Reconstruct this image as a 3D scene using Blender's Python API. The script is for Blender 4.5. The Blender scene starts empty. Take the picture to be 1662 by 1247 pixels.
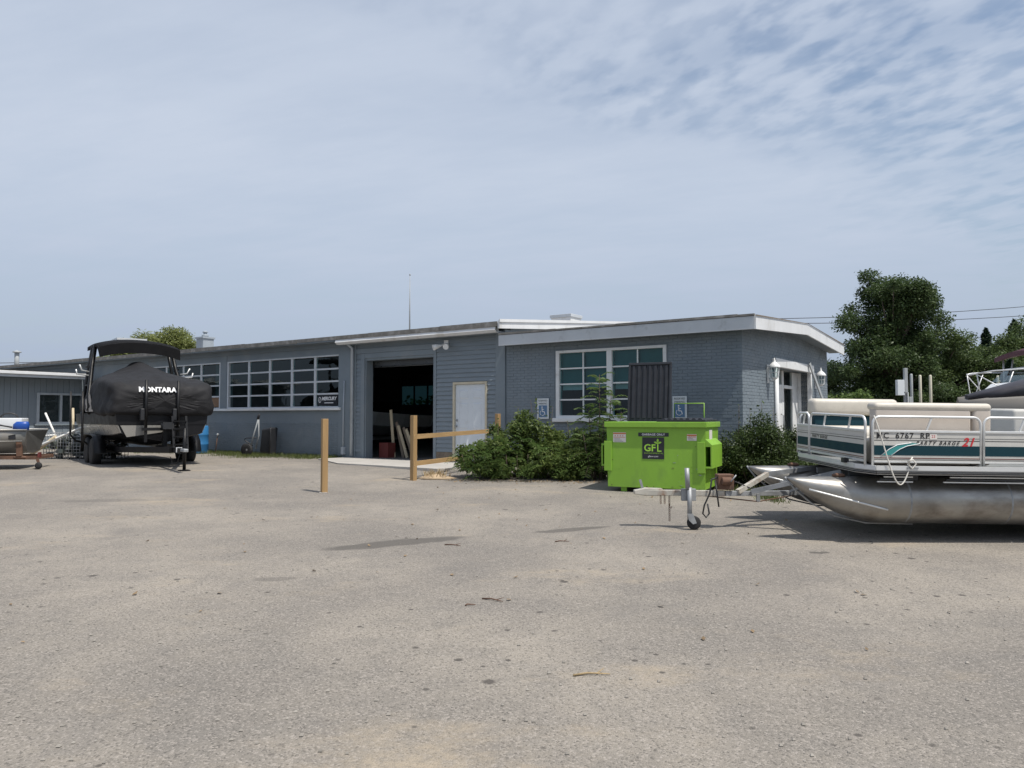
import bpy, math, random
import numpy as np
from mathutils import Vector, Matrix, noise as mnoise
R = math.radians
rnd = random.Random(11)
scene = bpy.context.scene
COL = scene.collection

# ------------------------------------------------------------------ camera
cam = bpy.data.cameras.new('camera'); camo = bpy.data.objects.new('camera', cam); COL.objects.link(camo)
camo.location = (0, 0, 1.15); camo.rotation_euler = (R(90 + 2.497), 0, 0)
cam.sensor_width = 36; cam.lens = 36 * 1250 / 1662; cam.clip_end = 3000
scene.camera = camo
# ------------------------------------------------------------------ sky
SUN = Vector((.341, -.314, .95)).normalized()
EL = math.asin(SUN.z); AZ = math.atan2(SUN.x, SUN.y)
world = bpy.data.worlds.new('World'); scene.world = world; world.use_nodes = True
nt = world.node_tree; nt.nodes.clear(); N = nt.nodes; LK = nt.links
def wn(t, **k):
    n = N.new(t)
    for a, b in k.items(): setattr(n, a, b)
    return n
wo = wn('ShaderNodeOutputWorld'); wb = wn('ShaderNodeBackground'); wb.inputs['Strength'].default_value = .085
sky = wn('ShaderNodeTexSky', sky_type='NISHITA', sun_disc=False); sky.sun_elevation = EL; sky.sun_rotation = AZ
sky.air_density = 1.2; sky.dust_density = 2.0
tc = wn('ShaderNodeTexCoord'); sep = wn('ShaderNodeSeparateXYZ'); LK.new(tc.outputs['Generated'], sep.inputs[0])
def wmath(op, a, b=None, c=None):
    n = wn('ShaderNodeMath', operation=op)
    for i, v in enumerate((a, b, c)):
        if v is None: continue
        if isinstance(v, (int, float)): n.inputs[i].default_value = v
        else: LK.new(v, n.inputs[i])
    return n.outputs[0]
def wrange(v, a, b, c=0., d=1.):
    n = wn('ShaderNodeMapRange', interpolation_type='SMOOTHSTEP'); LK.new(v, n.inputs[0])
    for i, q in zip((1, 2, 3, 4), (a, b, c, d)): n.inputs[i].default_value = q
    return n.outputs[0]
zz = wmath('ADD', wmath('MAXIMUM', sep.outputs[2], 0.0), .09)
px_ = wmath('DIVIDE', sep.outputs[0], zz); py_ = wmath('DIVIDE', sep.outputs[1], zz)
cmb = wn('ShaderNodeCombineXYZ'); LK.new(px_, cmb.inputs[0]); LK.new(py_, cmb.inputs[1])
def wnoise(scale, detail, rough, rot=0, sx=1, sy=1, loc=(0, 0, 0)):
    m = wn('ShaderNodeMapping', vector_type='TEXTURE'); LK.new(cmb.outputs[0], m.inputs[0])
    m.inputs['Rotation'].default_value = (0, 0, R(rot)); m.inputs['Scale'].default_value = (1 / sx, 1 / sy, 1); m.inputs['Location'].default_value = loc
    n = wn('ShaderNodeTexNoise'); LK.new(m.outputs[0], n.inputs['Vector'])
    n.inputs['Scale'].default_value = scale; n.inputs['Detail'].default_value = detail; n.inputs['Roughness'].default_value = rough
    return n.outputs['Fac']
big = wnoise(.9, 4, .55, 25, 1, 1.3, (3.1, 1.7, 0))
front = wmath('ADD', wmath('MULTIPLY', px_, .62), wmath('MULTIPLY', py_, -.70))      # edge of the cloud sheet, lying across the sky
opening = wrange(wmath('ADD', front, wmath('MULTIPLY', wmath('SUBTRACT', big, .5), 1.5)), -1.26, -.7)
rip = wnoise(12, 3, .5, 118, .72, 1.05, (.3, 0, 0)); rip2 = wnoise(5, 4, .55, 122, .55, 1.2, (5, 1, 0)); veil = wnoise(.9, 4, .5, 12, .6, 1.3, (1.3, .4, 0)); wisp = wnoise(2.6, 6, .62, -20, .5, 1.3, (8, 3, 0))
ripf = wmath('ADD', wmath('MULTIPLY', wrange(rip, .34, .62), .6), wmath('MULTIPLY', wrange(rip2, .36, .64), .4))
cover = wmath('SUBTRACT', 1.0, wmath('MULTIPLY', opening, wmath('SUBTRACT', .86, wmath('MULTIPLY', ripf, .80))))
cover = wmath('MULTIPLY', cover, wmath('MULTIPLY', wrange(veil, .25, .72, .82, 1.0), wrange(wisp, .3, .7, .86, 1.0)))
elev = wrange(sep.outputs[2], 0.0, .30)
ccol = wn('ShaderNodeMix', data_type='RGBA'); LK.new(elev, ccol.inputs['Factor'])
ccol.inputs['A'].default_value = (4.6, 5.5, 7.2, 1); ccol.inputs['B'].default_value = (6.7, 7.5, 8.9, 1)
skm = wn('ShaderNodeMix', data_type='RGBA'); LK.new(cover, skm.inputs['Factor']); gain = wn('ShaderNodeVectorMath', operation='SCALE'); gain.inputs['Scale'].default_value = 1.45; LK.new(sky.outputs[0], gain.inputs[0]); LK.new(gain.outputs[0], skm.inputs['A']); LK.new(ccol.outputs['Result'], skm.inputs['B'])
LK.new(skm.outputs['Result'], wb.inputs['Color']); LK.new(wb.outputs[0], wo.inputs[0])
# ------------------------------------------------------------------ sun
sl = bpy.data.lights.new('sun', 'SUN'); sl.energy = 4.5; sl.angle = R(.6); sl.color = (1, .95, .87)
so = bpy.data.objects.new('sun', sl); COL.objects.link(so); so.rotation_euler = SUN.to_track_quat('Z', 'Y').to_euler()
vs = scene.view_settings; vs.view_transform = 'Standard'; vs.look = 'None'; vs.exposure = .03; vs.gamma = 1; vs.use_curve_mapping = False

# ------------------------------------------------------------------ helpers
def text_mesh(body, size=1, shear=0, space=1, offset=0, extrude=0):
    cu = bpy.data.curves.new('t', 'FONT'); cu.body = body; cu.size = size; cu.shear = shear; cu.space_character = space
    cu.offset = offset; cu.extrude = extrude; cu.align_x = 'CENTER'; cu.align_y = 'CENTER'; cu.resolution_u = 3
    o = bpy.data.objects.new('t', cu); COL.objects.link(o)
    dg = bpy.context.evaluated_depsgraph_get(); dg.update()
    me = bpy.data.meshes.new_from_object(o.evaluated_get(dg)); bpy.data.objects.remove(o)
    return me
TXT = dict(montara=text_mesh('MONTARA', .165, 0, 1.02, .008), mercury=text_mesh('MERCURY', .135, .25, 1, .006), 
           gfl=text_mesh('GF', .17, 0, 1.0, .004), env=text_mesh('ENVIRONMENTAL', .032, 0, 1.35), url=text_mesh('gflenv.com', .042),
           garb=text_mesh('GARBAGE ONLY', .05, 0, 1.1, .001), mc=text_mesh('MC  6767  RP', .098, 0, 1.18, .0015), pb=text_mesh('PARTY BARGE', .062, .45, 1.45, .0015),
           n21=text_mesh('21', .145, .35, 1.05, .004), s23=text_mesh('23', .05),
           park=text_mesh('RESERVED', .055), park2=text_mesh('PARKING', .055))
def place_text(key, name, m, parent, origin, xdir, ydir):
    o = bpy.data.objects.new(name, TXT[key].copy()); o.data.materials.append(m); COL.objects.link(o)
    x = Vector(xdir).normalized(); y = Vector(ydir).normalized(); z = x.cross(y)
    mt = Matrix((x, y, z)).transposed().to_4x4(); mt.translation = Vector(origin); o.matrix_local = mt
    o.parent = parent; return o
def tag(o, label=None, cat=None, group=None, kind=None):
    if label: o['label'] = label
    if cat: o['category'] = cat
    if group: o['group'] = group
    if kind: o['kind'] = kind
    return o
def empty(name, loc, rz=0, label=None, cat=None, group=None, rx=0, ry=0):
    o = bpy.data.objects.new(name, None); COL.objects.link(o); o.location = loc; o.rotation_euler = (rx, ry, rz)
    o.empty_display_size = .2
    return tag(o, label, cat, group)
def copy_tree(o, parent=None):
    c = o.copy(); COL.objects.link(c); c.parent = parent
    for ch in [q for q in bpy.data.objects if q.parent == o]: copy_tree(ch, c)
    return c
class B:
    def __init__(s): s.v = []; s.f = []; s.sm = []
    def add(s, vs, fs, smooth=False):
        k = len(s.v); s.v += [tuple(p) for p in vs]; s.f += [tuple(i + k for i in q) for q in fs]; s.sm += [smooth] * len(fs); return s
    def box(s, x0, x1, y0, y1, z0, z1):
        return s.add([(x0, y0, z0), (x1, y0, z0), (x1, y1, z0), (x0, y1, z0), (x0, y0, z1), (x1, y0, z1), (x1, y1, z1), (x0, y1, z1)],
                     [(0, 3, 2, 1), (4, 5, 6, 7), (0, 1, 5, 4), (1, 2, 6, 5), (2, 3, 7, 6), (3, 0, 4, 7)])
    def bar(s, a, b, w, h, up=(0, 0, 1)):
        a = Vector(a); b = Vector(b); d = (b - a).normalized(); u = Vector(up)
        if abs(d.dot(u)) > .98: u = Vector((1, 0, 0))
        sx = d.cross(u).normalized(); uz = sx.cross(d)
        pts = [p + sx * w / 2 * i + uz * h / 2 * j for p in (a, b) for i, j in ((-1, -1), (1, -1), (1, 1), (-1, 1))]
        return s.add(pts, [(0, 1, 2, 3), (7, 6, 5, 4), (0, 4, 5, 1), (1, 5, 6, 2), (2, 6, 7, 3), (3, 7, 4, 0)])
    def loft(s, rings, cap=True, smooth=True, closed=True):
        n = len(rings[0]); vs = [p for r in rings for p in r]; fs = []
        for i in range(len(rings) - 1):
            for j in range(n if closed else n - 1):
                a = i * n + j; b = i * n + (j + 1) % n; fs.append((a, b, b + n, a + n))
        k = len(s.v); s.add(vs, fs, smooth)
        if cap and closed:
            s.f += [tuple(k + j for j in range(n))[::-1], tuple(k + (len(rings) - 1) * n + j for j in range(n))]; s.sm += [False, False]
        return s
    def tube(s, pts, r, n=8, cap=True, smooth=True):
        pts = [Vector(p) for p in pts]; rs = r if isinstance(r, (list, tuple)) else [r] * len(pts); rings = []; pu = None
        for i, p in enumerate(pts):
            d = (pts[min(i + 1, len(pts) - 1)] - pts[max(i - 1, 0)])
            d = d.normalized() if d.length > 1e-9 else Vector((0, 0, 1))
            if pu is None: pu = d.orthogonal().normalized()
            pu = (pu - d * pu.dot(d)); pu = pu.normalized() if pu.length > 1e-6 else d.orthogonal().normalized()
            w = d.cross(pu)
            rings.append([p + (pu * math.cos(2 * math.pi * j / n) + w * math.sin(2 * math.pi * j / n)) * rs[i] for j in range(n)])
        return s.loft(rings, cap, smooth)
    def lathe(s, prof, c=(0, 0, 0), n=20, axis='z', smooth=True):
        rings = []
        for r, h in prof:
            ring = []
            for j in range(n):
                a = 2 * math.pi * j / n; q = (r * math.cos(a), r * math.sin(a), h)
                if axis == 'y': q = (q[0], q[2], q[1])
                if axis == 'x': q = (q[2], q[0], q[1])
                ring.append((q[0] + c[0], q[1] + c[1], q[2] + c[2]))
            rings.append(ring)
        return s.loft(rings, True, smooth)
    def ell(s, c, r, n=12, m=8):
        return s.lathe([(max(.001, math.sin(math.pi * i / m)) * 1.0, -math.cos(math.pi * i / m)) for i in range(m + 1)], (0, 0, 0), n) if False else s._ell(c, r, n, m)
    def _ell(s, c, r, n, m):
        rings = [[(c[0] + r[0] * math.sin(math.pi * i / m) * math.cos(2 * math.pi * j / n), c[1] + r[1] * math.sin(math.pi * i / m) * math.sin(2 * math.pi * j / n), c[2] - r[2] * math.cos(math.pi * i / m)) for j in range(n)] for i in range(m + 1)]
        rings[0] = [(c[0] + .001 * math.cos(2 * math.pi * j / n), c[1] + .001 * math.sin(2 * math.pi * j / n), c[2] - r[2]) for j in range(n)]
        rings[-1] = [(c[0] + .001 * math.cos(2 * math.pi * j / n), c[1] + .001 * math.sin(2 * math.pi * j / n), c[2] + r[2]) for j in range(n)]
        return s.loft(rings)
    def prism(s, poly, a, b, axis='y'):
        def P(p, h): return (p[0], h, p[1]) if axis == 'y' else ((h, p[0], p[1]) if axis == 'x' else (p[0], p[1], h))
        n = len(poly); vs = [P(p, a) for p in poly] + [P(p, b) for p in poly]
        return s.add(vs, [tuple(range(n))[::-1], tuple(range(n, 2 * n))] + [(i, (i + 1) % n, n + (i + 1) % n, n + i) for i in range(n)])
    def mesh(s, name):
        me = bpy.data.meshes.new(name); me.from_pydata(s.v, [], s.f); me.polygons.foreach_set('use_smooth', s.sm); me.update()
        import bmesh
        bm = bmesh.new(); bm.from_mesh(me); bmesh.ops.recalc_face_normals(bm, faces=bm.faces); bm.to_mesh(me); bm.free(); return me
    def build(s, name, m, parent=None, bevel=0, loc=None, rot=None):
        o = bpy.data.objects.new(name, s.mesh(name)); o.data.materials.append(m); COL.objects.link(o); o.parent = parent
        if loc: o.location = loc
        if rot: o.rotation_euler = rot
        if bevel:
            b = o.modifiers.new('bevel', 'BEVEL'); b.width = bevel; b.segments = 2; b.limit_method = 'ANGLE'
        return o
def qmesh(name, verts, m, parent=None, smooth=False):          # numpy quads (n,4,3)
    n = len(verts); me = bpy.data.meshes.new(name)
    me.vertices.add(4 * n); me.vertices.foreach_set('co', np.ascontiguousarray(verts, dtype=np.float32).ravel())
    me.loops.add(4 * n); me.loops.foreach_set('vertex_index', np.arange(4 * n, dtype=np.int32))
    me.polygons.add(n); me.polygons.foreach_set('loop_start', np.arange(0, 4 * n, 4, dtype=np.int32)); me.polygons.foreach_set('loop_total', np.full(n, 4, dtype=np.int32))
    me.update(calc_edges=True); me.validate()
    o = bpy.data.objects.new(name, me); me.materials.append(m); COL.objects.link(o); o.parent = parent
    return o

# ------------------------------------------------------------------ materials
def mat(name, col, rough=.6, metal=0., var=.12, scale=2.5, bump=0., bscale=60, col2=None, c2amt=.5, c2scale=1.5, stretch=None, coat=0, spec=.5):
    m = bpy.data.materials.new(name); m.use_nodes = True; t = m.node_tree; p = t.nodes['Principled BSDF']
    p.inputs['Roughness'].default_value = rough; p.inputs['Metallic'].default_value = metal; p.inputs['Specular IOR Level'].default_value = spec
    if coat: p.inputs['Coat Weight'].default_value = coat; p.inputs['Coat Roughness'].default_value = .06
    c = t.nodes.new('ShaderNodeTexCoord'); mp = t.nodes.new('ShaderNodeMapping'); t.links.new(c.outputs['Object'], mp.inputs[0])
    if stretch: mp.inputs['Scale'].default_value = stretch
    def nz(s, d=4):
        n = t.nodes.new('ShaderNodeTexNoise'); n.inputs['Scale'].default_value = s; n.inputs['Detail'].default_value = d; n.inputs['Roughness'].default_value = .6
        t.links.new(mp.outputs[0], n.inputs['Vector']); return n.outputs['Fac']
    def rng(v, a, b, lo, hi):
        n = t.nodes.new('ShaderNodeMapRange'); t.links.new(v, n.inputs[0])
        for i, q in zip((1, 2, 3, 4), (a, b, lo, hi)): n.inputs[i].default_value = q
        return n.outputs[0]
    f = rng(nz(scale, 6), .25, .75, 1 - var, 1 + var)
    base = t.nodes.new('ShaderNodeMix'); base.data_type = 'RGBA'; base.inputs['A'].default_value = (*col, 1); base.inputs['B'].default_value = (*(col2 or col), 1)
    if col2: t.links.new(rng(nz(c2scale, 8), .5 + .25 * (1 - c2amt) - .12, .5 + .25 * (1 - c2amt) + .12, 0, 1), base.inputs['Factor'])
    else: base.inputs['Factor'].default_value = 0
    mul = t.nodes.new('ShaderNodeVectorMath'); mul.operation = 'SCALE'; t.links.new(base.outputs['Result'], mul.inputs[0]); t.links.new(f, mul.inputs['Scale'])
    t.links.new(mul.outputs[0], p.inputs['Base Color'])
    t.links.new(rng(nz(scale * 2.3), .3, .7, max(.02, rough - .08), min(1, rough + .08)), p.inputs['Roughness'])
    if bump:
        b = t.nodes.new('ShaderNodeBump'); b.inputs['Strength'].default_value = bump; b.inputs['Distance'].default_value = .02
        t.links.new(nz(bscale, 5), b.inputs['Height']); t.links.new(b.outputs[0], p.inputs['Normal'])
    return m
def leafmat(name, c1, c2, trans=.25):
    m = bpy.data.materials.new(name); m.use_nodes = True; t = m.node_tree; p = t.nodes['Principled BSDF']; out = t.nodes['Material Output']
    g = t.nodes.new('ShaderNodeNewGeometry'); c = t.nodes.new('ShaderNodeTexCoord')
    n = t.nodes.new('ShaderNodeTexNoise'); n.inputs['Scale'].default_value = 1.1; n.inputs['Detail'].default_value = 3; t.links.new(c.outputs['Object'], n.inputs['Vector'])
    ad = t.nodes.new('ShaderNodeMath'); ad.operation = 'MULTIPLY_ADD'; t.links.new(g.outputs['Random Per Island'], ad.inputs[0]); ad.inputs[1].default_value = .6
    sb = t.nodes.new('ShaderNodeMath'); sb.operation = 'SUBTRACT'; t.links.new(n.outputs['Fac'], sb.inputs[0]); sb.inputs[1].default_value = .3; t.links.new(sb.outputs[0], ad.inputs[2])
    mx = t.nodes.new('ShaderNodeMix'); mx.data_type = 'RGBA'; mx.inputs['A'].default_value = (*c1, 1); mx.inputs['B'].default_value = (*c2, 1); t.links.new(ad.outputs[0], mx.inputs['Factor'])
    t.links.new(mx.outputs['Result'], p.inputs['Base Color']); p.inputs['Roughness'].default_value = .5; p.inputs['Specular IOR Level'].default_value = .35
    tr = t.nodes.new('ShaderNodeBsdfTranslucent'); t.links.new(mx.outputs['Result'], tr.inputs['Color'])
    ms = t.nodes.new('ShaderNodeMixShader'); ms.inputs[0].default_value = trans; t.links.new(p.outputs[0], ms.inputs[1]); t.links.new(tr.outputs[0], ms.inputs[2]); t.links.new(ms.outputs[0], out.inputs['Surface'])
    return m
def glassmat(name, tint, refl=1.0, rough=.02):
    m = bpy.data.materials.new(name); m.use_nodes = True; t = m.node_tree; t.nodes.remove(t.nodes['Principled BSDF']); out = t.nodes['Material Output']
    tr = t.nodes.new('ShaderNodeBsdfTransparent'); tr.inputs['Color'].default_value = (*tint, 1)
    gl = t.nodes.new('ShaderNodeBsdfGlossy'); gl.inputs['Roughness'].default_value = rough; gl.inputs['Color'].default_value = (.85, .95, .95, 1)
    lw_ = t.nodes.new('ShaderNodeLayerWeight'); lw_.inputs['Blend'].default_value = .5; pw_ = t.nodes.new('ShaderNodeMath'); pw_.operation = 'POWER'; pw_.inputs[1].default_value = 4; t.links.new(lw_.outputs['Facing'], pw_.inputs[0]); fr = t.nodes.new('ShaderNodeMath'); fr.operation = 'MULTIPLY_ADD'; fr.inputs[1].default_value = .9; fr.inputs[2].default_value = .05; t.links.new(pw_.outputs[0], fr.inputs[0])
    c = t.nodes.new('ShaderNodeTexCoord'); n = t.nodes.new('ShaderNodeTexNoise'); n.inputs['Scale'].default_value = 2.5; t.links.new(c.outputs['Object'], n.inputs['Vector'])
    b = t.nodes.new('ShaderNodeBump'); b.inputs['Strength'].default_value = .06; b.inputs['Distance'].default_value = .05; t.links.new(n.outputs['Fac'], b.inputs['Height']); t.links.new(b.outputs[0], gl.inputs['Normal'])
    mu = t.nodes.new('ShaderNodeMath'); mu.operation = 'MULTIPLY'; mu.inputs[1].default_value = refl; t.links.new(fr.outputs[0], mu.inputs[0])
    ms = t.nodes.new('ShaderNodeMixShader'); t.links.new(mu.outputs[0], ms.inputs[0]); t.links.new(tr.outputs[0], ms.inputs[1]); t.links.new(gl.outputs[0], ms.inputs[2]); t.links.new(ms.outputs[0], out.inputs['Surface'])
    return m
BLUE = (.176, .212, .243)
MT = dict(
 brick=mat('painted_brick', BLUE, .6, var=.13, scale=1.3, bump=.35, bscale=70, col2=(.21, .238, .262), c2amt=.35, c2scale=2.2),
 mortar=mat('painted_mortar', (.16, .192, .22), .75, var=.12, bump=.3),
 clap=mat('painted_siding', (.185, .22, .25), .55, var=.1, scale=1.2, col2=(.235, .258, .275), c2amt=.4, c2scale=3, stretch=(1, 1, 6)),
 flat=mat('painted_panel', (.182, .218, .248), .6, var=.09, scale=1.0, bump=.08, bscale=30, col2=(.225, .25, .27), c2amt=.4, c2scale=1.1),
 annex=mat('annex_siding', (.20, .235, .268), .65, var=.1, scale=1.2, stretch=(1, 1, .3)),
 white=mat('white_paint', (.72, .73, .73), .45, var=.08, scale=3, col2=(.5, .49, .46), c2amt=.25, c2scale=4),
 fascia=mat('white_fascia', (.68, .69, .7), .5, var=.08, scale=2, col2=(.45, .43, .39), c2amt=.25, c2scale=2.5, stretch=(1, 1, .4)),
 greyfascia=mat('grey_fascia', (.49, .52, .55), .5, var=.08, scale=2, col2=(.28, .29, .29), c2amt=.2, c2scale=3),
 gray_trim=mat('pale_blue_trim', (.38, .42, .46), .5, var=.1, scale=3),
 roofedge=mat('weathered_roof_edge', (.19, .18, .165), .85, var=.3, scale=5, col2=(.36, .35, .33), c2amt=.5, c2scale=4),
 roof=mat('roof_membrane', (.30, .29, .28), .85, var=.15, scale=1.5, bump=.1),
 doorw=mat('white_door_paint', (.60, .64, .68), .4, var=.05, scale=2, col2=(.5, .5, .49), c2amt=.2, c2scale=3),
 cream=mat('cream_trim', (.52, .47, .36), .6, var=.1),
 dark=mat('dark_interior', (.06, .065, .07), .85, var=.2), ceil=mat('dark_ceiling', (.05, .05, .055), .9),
 floor=mat('shop_floor', (.14, .135, .13), .7, var=.25, scale=1, col2=(.07, .07, .07), c2amt=.4, c2scale=.8),
 wood=mat('treated_lumber', (.34, .215, .095), .7, var=.22, scale=2.5, bump=.2, bscale=30, col2=(.25, .17, .085), c2amt=.4, c2scale=5, stretch=(6, 6, .7)),
 woodx=mat('treated_rail', (.40, .26, .12), .7, var=.2, scale=2.5, bump=.15, bscale=30, stretch=(.8, .8, 8)),
 oldwood=mat('weathered_wood', (.2, .16, .12), .8, var=.3, scale=4, col2=(.11, .085, .07), c2amt=.5, c2scale=8),
 palewood=mat('pale_lumber', (.5, .42, .29), .7, var=.2, scale=3, stretch=(5, 5, 1)),
 black=mat('black_paint', (.009, .009, .010), .42, var=.2, spec=.3), blackmat=mat('black_plastic', (.018, .019, .022), .5, var=.25, scale=6),
 lid=mat('lid_plastic', (.022, .024, .03), .48, var=.3, scale=4, col2=(.05, .052, .058), c2amt=.2, c2scale=5),
 canvas=mat('black_canvas', (.016, .016, .018), .75, var=.3, scale=3, bump=.5, bscale=5, spec=.3), canvas2=mat('black_bimini', (.006, .006, .007), .85, var=.2, spec=.2),
 rubber=mat('tyre_rubber', (.016, .016, .017), .8, var=.25, bump=.2, bscale=40), steel=mat('galvanised_steel', (.31, .32, .33), .58, .5, var=.3, scale=8),
 alum=mat('brushed_aluminium', (.34, .33, .31), .44, .85, var=.3, scale=1.8, bump=.05, bscale=9, col2=(.20, .18, .16), c2amt=.55, c2scale=2.6, stretch=(.9, 1, 1.6)),
 alumrail=mat('rail_aluminium', (.68, .69, .69), .45, .4, var=.08), olive=mat('dull_aluminium', (.25, .25, .24), .5, .6, var=.18, scale=2, col2=(.24, .22, .19), c2amt=.4, c2scale=2),
 rust=mat('rusty_steel', (.13, .07, .045), .85, var=.35, scale=6, col2=(.06, .04, .03), c2amt=.5, c2scale=7),
 rustwhite=mat('chipped_white_steel', (.42, .40, .35), .6, var=.15, scale=6, col2=(.22, .12, .07), c2amt=.55, c2scale=9),
 green=mat('lime_paint', (.215, .41, .04), .45, var=.12, scale=1.6, col2=(.17, .31, .045), c2amt=.4, c2scale=3.4, bump=.25, bscale=3, stretch=(1, 1, .5)),
 greendark=mat('scratched_lime', (.2, .41, .03), .5, var=.1), decal=mat('black_decal', (.018, .02, .026), .35, var=.1), lime=mat('lime_print', (.33, .6, .06), .5, var=.03),
 wprint=mat('white_print', (.75, .76, .77), .5, var=.03), sticker=mat('white_sticker', (.68, .64, .6), .5, var=.05), orange=mat('orange_print', (.55, .16, .05), .5, var=.05), redp=mat('red_print', (.5, .03, .04), .45, var=.05),
 blueprint=mat('blue_print', (.10, .19, .32), .5, var=.05), signw=mat('sign_white', (.62, .66, .68), .45, var=.05), bprint=mat('black_print', (.015, .015, .018), .5, var=.05),
 pontw=mat('panel_white', (.53, .52, .49), .55, var=.08, scale=2, spec=.25, col2=(.5, .49, .46), c2amt=.3, c2scale=3), teal=mat('teal_stripe', (.008, .038, .052), .55, var=.06, spec=.2), swoosh=mat('swoosh_teal', (.04, .25, .25), .35, var=.05), rustline=mat('brown_stripe', (.16, .08, .07), .4, var=.05),
 vinyl=mat('beige_vinyl', (.48, .43, .38), .5, var=.08, scale=3, col2=(.46, .42, .37), c2amt=.25, c2scale=3), vinylw=mat('cream_vinyl', (.57, .53, .46), .5, var=.1, scale=4, col2=(.46, .42, .36), c2amt=.35, c2scale=5, bump=.15, bscale=8),
 rope=mat('white_rope', (.6, .58, .53), .8, var=.2, scale=30), blackhull=mat('charcoal_gelcoat', (.010, .010, .012), .4, var=.1, spec=.25), silver=mat('silver_gelcoat', (.27, .26, .24), .3, .2, var=.1, coat=.2),
 tan=mat('taupe_gelcoat', (.22, .20, .17), .2, var=.06, coat=.6), gelw=mat('white_gelcoat', (.74, .75, .75), .2, var=.04, coat=.5), maroon=mat('maroon_canvas', (.075, .012, .022), .55, var=.2, scale=4, bump=.2, bscale=8),
 bluebar=mat('blue_drum', (.03, .16, .36), .45, var=.08), bluecowl=mat('blue_cowling', (.015, .07, .33), .35, var=.1), pvc=mat('white_pvc', (.75, .74, .7), .45, var=.05), red=mat('red_crate', (.14, .03, .026), .6, var=.2),
 concrete=mat('pale_concrete', (.40, .38, .35), .85, var=.14, scale=2, bump=.15, bscale=50, col2=(.38, .36, .33), c2amt=.3, c2scale=1.5), galvpost=mat('grey_post', (.33, .35, .36), .6, var=.1), creampost=mat('cream_post', (.55, .52, .42), .6, var=.1),
 sand=mat('loose_sand', (.42, .32, .21), .95, var=.15, scale=8, bump=.6, bscale=40), bark=mat('bark', (.09, .07, .055), .9, var=.3, scale=6, bump=.4, bscale=20), wframe=mat('window_paint', (.55, .58, .61), .5, var=.1, scale=4), litter=mat('dead_leaves', (.2, .14, .08), .9, var=.5, scale=5), wire=mat('cable', (.03, .03, .035), .6), straw=mat('dry_grass', (.36, .27, .15), .9, var=.3, scale=20),
 chim=mat('painted_block', (.30, .34, .38), .7, var=.12, bump=.2, bscale=30), tube=bpy.data.materials.new('lit_tube'), scrap=mat('scrap_metal', (.10, .115, .105), .6, .3, var=.5, scale=3, col2=(.3, .3, .28), c2amt=.4, c2scale=3),
 glass=glassmat('window_glass', (.42, .62, .64), .8), clear=glassmat('clear_glass', (.7, .76, .76), .8), smoke=glassmat('smoked_glass', (.12, .14, .15), 1.0),
 murky=glassmat('murky_glass', (.012, .03, .03), .35), shade=mat('teal_blind', (.035, .15, .15), .5, var=.12, scale=2), blind=mat('white_blind', (.5, .52, .52), .6, var=.05), board=mat('brown_board', (.22, .13, .075), .7, var=.2), windark=mat('dark_screen', (.055, .06, .062), .3, var=.15, scale=1.5))
MT['tube'].use_nodes = True; _p = MT['tube'].node_tree.nodes['Principled BSDF']; _p.inputs['Emission Color'].default_value = (.9, 1, 1, 1); _p.inputs['Emission Strength'].default_value = 1.2
LEAF = dict(oak=leafmat('oak_leaves', (.028, .055, .022), (.10, .145, .05), .35), mid=leafmat('mixed_leaves', (.035, .065, .022), (.125, .17, .055), .35), lightg=leafmat('light_leaves', (.06, .11, .02), (.15, .21, .055), .35),
            conifer=leafmat('conifer_needles', (.012, .03, .018), (.03, .06, .03), .1), willow=leafmat('willow_leaves', (.13, .16, .05), (.30, .33, .12), .4), shrub=leafmat('shrub_leaves', (.032, .066, .018), (.19, .24, .065), .42),
            hedge=leafmat('hedge_leaves', (.022, .042, .012), (.085, .12, .035), .3), sumac=leafmat('sumac_leaflets', (.05, .105, .028), (.16, .23, .07), .4), grass=leafmat('grass_blades', (.05, .08, .018), (.16, .18, .06), .3))

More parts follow.
